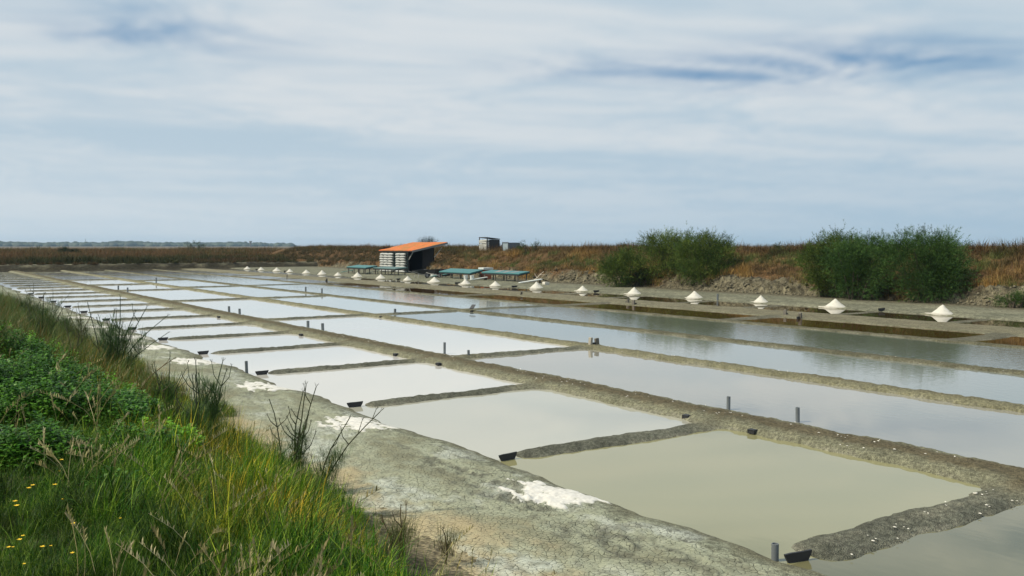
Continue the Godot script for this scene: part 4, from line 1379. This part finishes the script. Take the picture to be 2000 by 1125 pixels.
func far_things() -> void:
	# wooded land on the horizon
	rng.seed = 301
	var g := Geo.new()
	for r in 5:
		for k in 8:
			var t := PI * 0.5 * r / 4.0
			var u := TAU * k / 8.0
			var j := 1.0 + 0.2 * sin(k * 5.1 + r * 3.3)
			g.col = Color.WHITE
			var p := Vector3(cos(u) * cos(t), sin(t), sin(u) * cos(t)) * j
			g.vert(p, p.normalized())
	for r in 4:
		for k in 8:
			g.face(r * 8 + k, r * 8 + (k + 1) % 8, r * 8 + 8 + (k + 1) % 8); g.face(r * 8 + k, r * 8 + 8 + (k + 1) % 8, r * 8 + 8 + k)
	var crown := g.mesh(true)
	var spots := []
	for i in 1300:
		var az := rng.randf_range(-0.62, -0.24)
		if az > -0.3 and rng.randf() < (az + 0.3) * 16.0: continue
		var d := rng.randf_range(2300, 2900)
		var h := rng.randf_range(6.0, 10.5) * (1.0 + 0.3 * nz.get_noise_1d(az * 14.0)) * lerpf(1.1, 0.75, smoothstep(-0.5, 0.2, az))
		var x := d * sin(az - YAW * 1.0)
		var z := -d * cos(az - YAW * 1.0)
		spots.append([Transform3D(Basis().scaled(Vector3(rng.randf_range(9, 18), h, rng.randf_range(9, 18))), Vector3(x, 1.0, z)), Color(0.045, 0.06, 0.035) * rng.randf_range(0.7, 1.3)])
	scatter("distant_woodland", "low blue line of distant woodland along the horizon", "woodland", [crown], spots, M.stem)
	# mast and water tower on it
	var at := func(px: float, d: float) -> Vector3:
		var a := atan((px - 1000.0) / 1750.0) - YAW
		return Vector3(sin(a) * d, 1.1, -cos(a) * d)
	var m := thing("radio_mast", "thin lattice mast on the horizon at the far left", "mast", at.call(168, 2300.0))
	g = Geo.new(); g.bar(Vector3(-0.6, 0, 0), Vector3(-0.3, 18, 0), 0.35, 0.35); g.bar(Vector3(0.6, 0, 0), Vector3(0.3, 18, 0), 0.35, 0.35)
	for k in 6: g.bar(Vector3(-0.6, k * 3.0, 0), Vector3(0.5, k * 3.0 + 3.0, 0), 0.2, 0.2)
	put("lattice", g.mesh(), mat(lin(0.2, 0.2, 0.2)), m)
	var wt := thing("water_tower", "small pale tower standing above the marsh horizon", "tower", at.call(490, 1500.0))
	g = Geo.new(); g.tube([Vector3(0, 0, 0), Vector3(0, 7, 0)], 1.3, 1.3, 10); put("shaft", g.mesh(), mat(lin(0.2, 0.21, 0.22)), wt)
	g = Geo.new(); g.tube([Vector3(0, 7, 0), Vector3(0, 9.5, 0)], 2.2, 2.4, 12); put("tank", g.mesh(), mat(lin(0.25, 0.26, 0.27)), wt)
	# scrub on the marsh
	var rust := [Color(0.10, 0.055, 0.022), Color(0.085, 0.06, 0.025), Color(0.13, 0.085, 0.035), Color(0.05, 0.055, 0.022)]
	var sc := [clump(46, 0.55, 1.0, 0.05, 0.9, rust, 61), clump(46, 0.6, 0.9, 0.06, 1.1, rust, 62), clump(40, 0.5, 1.15, 0.045, 0.7, rust, 63)]
	spots = []
	rng.seed = 302
	for i in 15000:
		var s := 112.0 + 150.0 * pow(rng.randf(), 1.5)
		var half := 30.0 + s * 0.65
		var n := rng.randf_range(-0.12 * s, 0.5 * s) if rng.randf() < 0.85 else rng.randf_range(-0.4 * s, 0.9 * s)
		var patch := nz.get_noise_2d(n * 0.05, s * 0.12)
		var y := far_y(n, s) if s < 140.0 else 1.15
		if s < 124.0 and s > 112.3 and s < 115.0: continue
		var k := 0.75 + 0.5 * patch
		if s < 120.0: k *= 0.55
		if s > 150.0: k *= 1.3 + 0.5 * maxf(0.0, nz.get_noise_2d(n * 0.12, s * 0.05))
		var c := Color(1.25, 1.15, 1.1).lerp(Color(0.6, 1.0, 0.6), smoothstep(0.0, 0.4, patch + (0.2 if s < 130.0 else -0.2)))
		if s < 128.0: c = c * 0.7
		spots.append(spot(n, s, y, maxf(k, 0.35) * rng.randf_range(0.8, 1.25), c, 1.0))
	scatter("marsh_scrub", "dark rust and olive scrub covering the marsh beyond the pans", "scrub", sc, spots, M.dry)

func bushes() -> void:
	var a := Color(0.044, 0.086, 0.019)
	var b := Color(0.105, 0.14, 0.03)
	var blue := Color(0.052, 0.105, 0.03)
	bush("tamarisk_bush", "rounded dark green bush, leftmost of the big bushes at the levee foot", V(40.0, 44.6, 0.1), [[-0.1, 1.1, 0, 1.6, 1.35, 1.3], [0.4, 1.75, -0.4, 1.1, 0.85, 1.0], [-0.6, 0.7, 0.4, 1.0, 0.9, 0.9]], 5200, [a, b], 401)
	bush("tamarisk_bush", "olive green feathery bush in the middle of the left bush group", V(42.2, 43.0, 0.3), [[0.1, 1.8, 0, 1.9, 1.7, 1.6], [-0.4, 2.55, -0.8, 1.4, 0.8, 1.2], [0.9, 2.3, -0.2, 1.2, 1.2, 1.1], [0.2, 0.8, 0.6, 1.5, 1.0, 1.0]], 7200, [b, a], 402)
	bush("tamarisk_bush", "tall dark bush at the right end of the left bush group", V(41.7, 39.0, 0.2), [[0, 1.7, 0, 1.8, 1.7, 1.5], [0.5, 2.45, -0.6, 1.4, 0.85, 1.2], [-0.9, 2.1, -0.2, 1.1, 1.3, 1.0], [1.1, 2.0, -0.9, 0.9, 1.0, 1.0], [-0.1, 0.8, 0.6, 1.4, 1.0, 0.9]], 7600, [a, b], 403)
	bush("tamarisk_bush", "broad olive bush at the left of the right bush group", V(41.0, 29.1, 0.2), [[0, 1.7, 0, 1.6, 1.6, 1.4], [0.5, 2.4, -0.6, 1.4, 0.75, 1.1], [-1.0, 1.7, -0.3, 0.9, 1.0, 0.9], [-0.3, 0.8, 0.5, 1.3, 1.0, 0.9]], 7200, [b, a], 404)
	bush("tamarisk_bush", "blue green bush in the front middle of the right bush group", V(39.9, 26.9, 0.1), [[0, 1.2, 0, 1.5, 1.3, 1.2], [-0.6, 2.0, -0.5, 1.0, 0.9, 1.0], [0.9, 2.2, -0.8, 1.3, 1.1, 1.1]], 6400, [blue, a], 405)
	bush("tamarisk_bush", "largest dark green bush on the right, tallest of the right bush group", V(40.9, 24.1, 0.15), [[0, 1.75, 0, 1.9, 1.75, 1.5], [0.5, 2.5, -0.6, 1.6, 0.8, 1.2], [-0.9, 2.35, -0.4, 1.2, 0.85, 1.0], [1.2, 1.9, -0.7, 1.1, 1.3, 1.0], [0.2, 0.8, 0.7, 1.7, 1.0, 0.9], [0.9, 1.2, 0.3, 1.3, 1.1, 0.9]], 9000, [a, blue], 406)
	bush("low_shrub", "small olive shrub on the dry slope between the bush groups", V(45.4, 36.6, 1.75), [[0, 0.35, 0, 0.8, 0.5, 0.6], [0.3, 0.7, -0.1, 0.5, 0.35, 0.5]], 1200, [Color(0.06, 0.075, 0.03), Color(0.075, 0.08, 0.03)], 407, 0.2)
	bush("low_shrub", "low dark green shrub at the levee foot by the right edge", V(40.2, 19.6, 0.1), [[0, 0.25, 0, 0.7, 0.4, 0.6], [0.7, 0.3, 0.0, 0.7, 0.45, 0.6]], 1300, [a, a], 408, 0.18)
	bush("crest_shrub", "sparse dark shrub with upright shoots on the crest at the far right", V(46.6, 21.5, 2.2), [[0, 0.55, 0, 0.45, 0.5, 0.4], [0.9, 0.6, 0, 0.3, 0.7, 0.3], [1.7, 0.4, 0, 0.7, 0.3, 0.4]], 900, [a, blue], 409, 0.2)
	bush("horizon_bush", "dark rounded bush on the skyline behind the hut's left roof end", V(54.0, 96.0, 2.1), [[0, 0.9, 0, 1.2, 0.9, 1.0], [-1.2, 0.4, 0, 1.2, 0.5, 1.0]], 2600, [Color(0.02, 0.035, 0.02), Color(0.025, 0.04, 0.022)], 410, 0.22)
	var far := [[-14.0, 150.0, 1.5, "dark bush standing above the marsh scrub at the far left"], [-2.0, 158.0, 1.1, "small dark bush above the marsh scrub, second from the left"], [8.0, 166.0, 1.7, "rounded dark bush above the middle of the marsh scrub"], [58.0, 215.0, 1.8, "dark bushes on the marsh in front of the small tower"], [22.0, 150.0, 0.9, "low dark bush in the marsh scrub left of the levee"]]
	for i in far.size():
		var f: Array = far[i]
		bush("marsh_bush", f[3], V(f[0], f[1], 1.1), [[0, f[2] * 0.7, 0, f[2] * 1.3, f[2] * 0.8, f[2]], [f[2] * 1.3, f[2] * 0.5, 0, f[2], f[2] * 0.6, f[2] * 0.8]], 900, [Color(0.02, 0.04, 0.02), Color(0.03, 0.05, 0.022)], 420 + i, 0.4)
	bush("crest_shrub", "wispy dark weeds on the crest right of the grey tank", V(47.3, 65.3, 2.2), [[-0.6, 0.5, 0, 0.4, 0.5, 0.4], [0.6, 0.55, 0, 0.3, 0.6, 0.3]], 260, [a, a], 411, 0.22)

func levee_plants() -> void:
	var dry := [Color(0.16, 0.096, 0.038), Color(0.12, 0.078, 0.034), Color(0.205, 0.145, 0.06), Color(0.085, 0.066, 0.028)]
	var cl := [clump(30, 0.22, 0.42, 0.016, 1.0, dry, 501), clump(30, 0.25, 0.36, 0.018, 1.3, dry, 502), clump(26, 0.2, 0.5, 0.014, 0.8, dry, 503)]
	rng.seed = 504
	var spots := []
	for i in 15000:
		var s := rng.randf_range(8.0, 60.0) if rng.randf() < 0.6 else rng.randf_range(60.0, 134.0)
		var d := rng.randf_range(0.2, 9.5)
		var n := foot(s) + d
		var patch := nz.get_noise_2d(n * 0.25, s * 0.16)
		if d < 2.8 and rng.randf() > smoothstep(lerpf(-0.2, 1.2, worn(s)), lerpf(1.0, 2.9, worn(s)), d + patch): continue
		var crest := smoothstep(4.6, 6.0, d)
		var c := Color(1.0, 1.0, 1.0).lerp(Color(1.9, 1.75, 1.35), smoothstep(0.0, 0.5, patch) * (1.0 - crest))
		c = c.lerp(Color(0.5, 1.05, 0.6), smoothstep(0.0, 0.35, nz.get_noise_2d(n * 0.3 + 50.0, s * 0.22)) * 0.9)
		c = c.lerp(Color(0.62, 0.52, 0.5), crest * 0.75)
		c = c * (1.0 + 0.6 * rough_nz.get_noise_2d(n * 0.7, s * 0.5))
		if s > 66.0: c = c.lerp(Color(0.42, 0.5, 0.42), smoothstep(66.0, 80.0, s) * smoothstep(6.5, 4.0, d))
		spots.append(spot(n, s, levee_y(n, s) - 0.03, rng.randf_range(0.55, 1.3) * (1.0 + (0.4 + 0.9 * nz.get_noise_2d(n * 0.4, s * 0.35)) * crest + 0.5 * maxf(0.0, patch)), c, 1.0))
	scatter("dry_grass", "rusty brown dry grass and weeds covering the levee slope and crest", "grass", cl, spots, M.dry)
	# fallen lumps of clay at the levee's foot
	var g := Geo.new()
	for r in 5:
		for k in 7:
			var t := PI * r / 4.0
			var u := TAU * k / 7.0
			var p := Vector3(sin(t) * cos(u), cos(t) * 0.7, sin(t) * sin(u)) * (1.0 + 0.3 * sin(k * 4.1 + r * 2.3))
			g.vert(p, p.normalized())
	for r in 4:
		for k in 7:
			g.face(r * 7 + k, r * 7 + (k + 1) % 7, r * 7 + 7 + (k + 1) % 7); g.face(r * 7 + k, r * 7 + 7 + (k + 1) % 7, r * 7 + 7 + k)
	spots = []
	for i in 3600:
		var s := rng.randf_range(6.0, 78.0)
		var d := absf(rng.randfn()) * 0.55 - 0.15
		if rng.randf() > 0.1 + 0.9 * worn(s): continue
		var n := foot(s) + d
		var sc := rng.randf_range(0.03, 0.09) * rng.randf_range(0.5, 1.2)
		var b := Basis.from_euler(Vector3(rng.randf(), rng.randf() * 6.0, rng.randf())).scaled(Vector3(sc * 1.3, sc, sc))
		spots.append([Transform3D(b, V(n, s, levee_y(n, s) + sc * 0.2)), Color(0.14, 0.128, 0.088) * rng.randf_range(0.8, 1.25)])
	scatter("clay_lumps", "broken lumps of grey clay along the eroded foot of the levee", "clay", [g.mesh(true)], spots, vmat(0.95))

func bank_plants() -> void:
	var gr := [Color(0.018, 0.062, 0.004), Color(0.034, 0.10, 0.005), Color(0.08, 0.145, 0.008), Color(0.25, 0.29, 0.035)]
	var cl := [clump(44, 0.10, 0.34, 0.006, 1.1, gr, 601), clump(44, 0.12, 0.30, 0.0065, 1.4, gr, 602), clump(40, 0.09, 0.40, 0.0055, 0.8, gr, 603), clump(44, 0.12, 0.26, 0.006, 1.7, gr, 604)]
	rng.seed = 605
	var spots := []
	for i in 14000:
		var s := 2.6 + 15.0 * pow(rng.randf(), 1.25)
		var lim := 2.45 + 1.25 * smoothstep(4.6, 9.5, s) + 0.3 * nz.get_noise_1d(s * 0.9)
		var n := rng.randf_range(-0.6 - 0.05 * s, lim + 0.35)
		if n > lim - 0.3 and rng.randf() < (n - lim + 0.3) * 1.5: continue
		var patch := nz.get_noise_2d(n * 0.7, s * 0.5)
		var olive := smoothstep(-0.15, 0.35, patch) * smoothstep(0.8, 2.2, n)
		var c := Color(0.8, 1.05, 0.8).lerp(Color(1.9, 1.15, 0.75), olive)
		if n < 1.2: c = Color(0.5, 0.68, 0.6)
		c = c * (1.05 + 0.9 * rough_nz.get_noise_2d(n * 1.6, s * 1.6)) * rng.randf_range(0.55, 1.25)
		var k := rng.randf_range(0.7, 1.25) * (0.5 + 0.55 * smoothstep(0.4, 2.2, n)) * (1.0 + 0.5 * nz.get_noise_2d(n * 1.3 + 90.0, s * 1.3)) * (1.0 - 0.4 * smoothstep(lim - 0.7, lim + 0.3, n))
		spots.append(spot(n, s, bank_y(n) - 0.02, k, c, rng.randf_range(0.85, 1.15)))
	for i in 9000:
		var s := 14.0 + 46.0 * pow(rng.randf(), 1.3)
		var n := rng.randf_range(-1.5, 4.3 + 0.5 * nz.get_noise_1d(s * 0.6))
		var patch := nz.get_noise_2d(n * 0.5 + 20.0, s * 0.3)
		var c := Color(0.7, 0.9, 0.9).lerp(Color(1.5, 1.0, 0.8), smoothstep(-0.1, 0.35, patch))
		spots.append(spot(n, s, bank_y(n) - 0.02, rng.randf_range(0.7, 1.15) * (1.0 + 0.5 * smoothstep(18.0, 30.0, s)), c))
	scatter("meadow_grass", "long green and olive grass covering the bank in front", "grass", cl, spots, M.grass)
	# straw coloured stalks with ears
	var straw := [Color(0.40, 0.36, 0.17), Color(0.48, 0.43, 0.24), Color(0.30, 0.26, 0.11)]
	var st := [seed_stalks(5, 0.16, 0.5, straw, 611), seed_stalks(4, 0.2, 0.58, straw, 612), seed_stalks(6, 0.2, 0.4, straw, 613)]
	spots = []
	for i in 230:
		var s := 3.0 + 22.0 * pow(rng.randf(), 1.3)
		var n := rng.randf_range(0.6, 2.6 + 1.2 * smoothstep(5.0, 10.0, s))
		if nz.get_noise_2d(n * 0.8 + 7.0, s * 0.6) < -0.1 and rng.randf() < 0.7: continue
		spots.append(spot(n, s, bank_y(n) - 0.02, rng.randf_range(0.7, 1.2), Color(1, 1, 1) * rng.randf_range(0.6, 1.1)))
	scatter("dry_seed_stalks", "straw coloured grass stalks with seed heads standing among the grass", "grass", st, spots, M.dry)
	# feathery undergrowth further along the bank
	var we := [Color(0.03, 0.075, 0.012), Color(0.05, 0.10, 0.015), Color(0.085, 0.10, 0.022), Color(0.13, 0.09, 0.03)]
	var wd := [clump(60, 0.22, 0.72, 0.007, 0.7, we, 621), clump(60, 0.26, 0.6, 0.008, 1.0, we, 622)]
	spots = []
	for i in 2600:
		var s := rng.randf_range(12.5, 44.0)
		var n := rng.randf_range(0.8, 3.9)
		var patch := nz.get_noise_2d(n * 0.6 + 33.0, s * 0.3)
		if s < 16.0 and patch < 0.0: continue
		spots.append(spot(n, s, bank_y(n) - 0.03, rng.randf_range(0.6, 1.15) * (1.0 + 0.45 * smoothstep(20.0, 30.0, s) * (0.5 + nz.get_noise_2d(n, s * 0.5))), Color(1, 1, 1).lerp(Color(1.5, 1.1, 0.9), smoothstep(0.1, 0.4, patch))))
	scatter("tall_weeds", "dark tall weeds growing thickly along the bank further off", "weeds", wd, spots, M.grass)
	# leafy plants
	var bright := [Color(0.085, 0.24, 0.012), Color(0.14, 0.33, 0.02)]
	var deep := [Color(0.03, 0.10, 0.01), Color(0.07, 0.18, 0.018)]
	var lp := [[Vector2(1.75, 15.0), 0.45, 0.4, bright, "bright green leafy plant at the left edge of the view", 1500], [Vector2(2.05, 12.2), 0.4, 0.34, bright, "bright green leafy plant below the bushy fennel", 1500], [Vector2(0.95, 8.9), 0.4, 0.4, deep, "dark green leafy plant beside the stone block", 1700], [Vector2(1.45, 8.9), 0.42, 0.42, deep, "dark green leafy plant in the middle of the bank", 1800], [Vector2(1.75, 9.9), 0.45, 0.4, deep, "dark green leafy plant behind the middle of the bank", 1700], [Vector2(1.15, 10.4), 0.45, 0.42, deep, "dark leafy plant below the bright one at the left edge", 1700], [Vector2(1.15, 6.2), 0.16, 0.16, deep, "small dark leafy plant low in the grass near the flowers", 420],
		[Vector2(1.5, 12.0), 0.5, 0.45, deep, "leafy plant among weeds, between the bright plants on the left", 1600], [Vector2(1.2, 14.0), 0.5, 0.5, deep, "leafy plant at the left edge, behind the dark ones", 1500], [Vector2(0.75, 10.0), 0.45, 0.5, deep, "tall leafy plant rising behind the stone block", 1700], [Vector2(1.9, 8.4), 0.35, 0.32, bright, "lighter leafy plant right of the dark ones in mid bank", 1100], [Vector2(1.55, 7.6), 0.34, 0.28, deep, "leafy plant in the grass below the lighter one in mid bank", 1000], [Vector2(2.2, 10.9), 0.34, 0.34, deep, "leafy plant left of the low brown stalks", 1000], [Vector2(0.8, 7.2), 0.32, 0.3, deep, "dark leafy plant in front of the stone block", 1100]]
	for i in lp.size():
		var p: Array = lp[i]
		var o := thing("leafy_plant", p[4], "plant", V(p[0].x, p[0].y, bank_y(p[0].x) - 0.02), i * 1.3, "leafy plants in the grass")
		var f := put("leaves", herb(p[5], p[1], p[2], 0.05, p[3], 630 + i), M.grass, o)
		f.set_meta("kind", "stuff")
	# yellow flowers
	rng.seed = 650
	var fl := [Vector2(0.53, 5.59), Vector2(0.53, 5.45), Vector2(0.63, 5.82), Vector2(0.77, 5.66), Vector2(0.73, 4.93), Vector2(0.61, 4.83), Vector2(0.56, 4.7), Vector2(0.43, 4.82), Vector2(0.45, 4.92), Vector2(0.5, 5.0), Vector2(0.66, 5.9), Vector2(0.76, 5.8), Vector2(0.66, 4.56), Vector2(0.47, 4.6), Vector2(0.48, 4.86), Vector2(0.9, 6.5), Vector2(0.86, 6.4), Vector2(1.0, 5.2)]
	var f0: Node3D = null
	for p in fl:
		var at := V(p.x, p.y, bank_y(p.x))
		if f0 == null:
			f0 = thing("yellow_flower", "small yellow flower in the short grass at the lower left", "flower", at, 0.0, "small yellow flowers in the grass")
			var g := Geo.new(); g.tube([Vector3(0, -0.05, 0), Vector3(0.01, 0.1, 0), Vector3(0.0, 0.2, 0.01)], 0.002, 0.0015, 4); put("stem", g.mesh(), mat(lin(0.05, 0.09, 0.03)), f0)
			g = Geo.new()
			for k in 5:
				var a := TAU * k / 5.0
				var d := Vector3(cos(a), 0.35, sin(a))
				var s := Vector3(-sin(a), 0, cos(a)) * 0.009
				var c := Vector3(0, 0.2, 0.01)
				g.quad(c, c + d * 0.011 + s, c + d * 0.02, c + d * 0.011 - s)
			put("petals", g.mesh(), mat(lin(0.75, 0.5, 0.01), 0.6), f0)
		else:
			again(f0, "yellow_flower", "small yellow flower in the short grass at the lower left", at, rng.randf() * 6.0)
		get_child(get_child_count() - 1).scale = Vector3.ONE * rng.randf_range(0.4, 0.75)
	# block at the left edge of the view
	var bl := Geo.new(); bl.box(Vector3(0, 0.12, 0), Vector3(0.5, 0.5, 0.6), Basis(), 0.03)
	tag(put("stone_block", bl.mesh(), mat(lin(0.24, 0.23, 0.2), 0.95), self, V(0.28, 7.55, 1.08)), "weathered stone block half hidden in plants at the left edge", "stone block")
	get_child(get_child_count() - 1).rotation.y = YAW
	# fennel stalks
	fennel("single thin bare stalk before the path, left of the forked one", Vector2(3.48, 9.55), [Vector2(-0.08, 0.9)], 0.3, false, 701, 0.5)
	fennel("tall slender stalk with three tips before the second salt patch", Vector2(3.53, 9.19), [Vector2(0.15, 1.12), Vector2(0.22, 1.07), Vector2(0.07, 1.01)], 0.25, true, 702)
	fennel("forked stalk spreading in a V over the cracked path", Vector2(3.4, 8.3), [Vector2(0.36, 0.88), Vector2(0.62, 0.9)], 0.3, true, 703)
	fennel("pair of upright dark stalks in the grass below the fourth pan", Vector2(2.59, 9.59), [Vector2(0.05, 0.86), Vector2(-0.04, 0.83)], 0.1, true, 704)
	fennel("bushy green stalk group with fine leaves right of the upright pair", Vector2(2.91, 10.3), [Vector2(0.16, 1.04), Vector2(0.23, 0.93), Vector2(-0.07, 1.07)], 0.0, true, 705, 1.6)
	fennel("low brown stalk group left of the upright pair", Vector2(2.58, 10.31), [Vector2(-0.18, 0.71), Vector2(-0.09, 0.6), Vector2(0.04, 0.62), Vector2(0.1, 0.51)], 0.8, false, 706)
	fennel("largest bushy fennel with many forked stems against the white pans", Vector2(2.86, 15.4), [Vector2(-0.31, 1.43), Vector2(0.14, 1.51), Vector2(0.36, 1.29), Vector2(0.56, 1.35), Vector2(0.91, 1.22), Vector2(0.9, 0.94), Vector2(0.03, 1.31)], 0.0, true, 707, 2.0)
	fennel("wide low fennel with stems leaning left below the bushy one", Vector2(2.37, 15.48), [Vector2(-0.12, 0.92), Vector2(0.12, 0.8), Vector2(-0.88, 0.64), Vector2(-0.72, 0.68)], 0.35, true, 708, 1.4)
	fennel("dark fennel behind the wide low one, before the far pans", Vector2(3.28, 23.15), [Vector2(-0.08, 1.07), Vector2(0.18, 1.01)], 0.1, true, 709, 2.0)
	fennel("brown tall stems at the left edge of the view", Vector2(3.5, 31.0), [Vector2(-0.79, 1.31), Vector2(-0.29, 1.06), Vector2(-0.25, 1.31), Vector2(0.16, 0.9)], 0.6, true, 710, 2.0)
	fennel("green stems right of the brown ones at the left edge", Vector2(4.0, 31.5), [Vector2(-0.05, 0.84), Vector2(0.15, 1.34), Vector2(0.75, 1.17)], 0.1, true, 711, 2.0)
	fennel("slim green stalks between the bushy fennel and the low brown group", Vector2(3.0, 12.6), [Vector2(0.1, 0.95), Vector2(-0.15, 0.8), Vector2(0.25, 0.7)], 0.05, true, 716, 1.4)
	fennel("tall green stalks just behind the bushy fennel", Vector2(3.3, 18.2), [Vector2(-0.1, 1.2), Vector2(0.2, 1.3), Vector2(0.45, 1.0)], 0.0, true, 717, 2.0)
	fennel("brownish stalks in front of the distant path, left of the bushy fennel", Vector2(3.2, 20.5), [Vector2(-0.3, 1.1), Vector2(0.0, 1.25), Vector2(0.3, 1.05)], 0.5, true, 718, 1.8)
	fennel("dark stalks on the bank crest above the leafy plants at the left", Vector2(2.2, 18.0), [Vector2(-0.3, 0.95), Vector2(0.1, 1.15), Vector2(0.4, 0.9)], 0.2, true, 719, 1.8)
	fennel("thin stalks rising above the bank, far left before the distant pans", Vector2(3.0, 26.5), [Vector2(-0.4, 1.2), Vector2(0.0, 1.4), Vector2(0.4, 1.15)], 0.3, true, 720, 2.0)
	fennel("dry yellow stalk leaning right over the path", Vector2(2.64, 12.94), [Vector2(0.66, 0.73)], 1.0, false, 712, 0.3)
	fennel("short dry stalk with a drooping head on the sandy path edge", Vector2(3.79, 6.43), [Vector2(-0.02, 0.3)], 1.0, true, 713, 0.3)
	fennel("short dry stalk in front, left of the drooping one", Vector2(3.3, 6.3), [Vector2(0.02, 0.42)], 0.9, true, 714, 0.4)
	fennel("short brown stalk low at the bank foot in front", Vector2(3.08, 6.0), [Vector2(0.05, 0.48), Vector2(-0.1, 0.4)], 0.9, false, 715, 0.4)
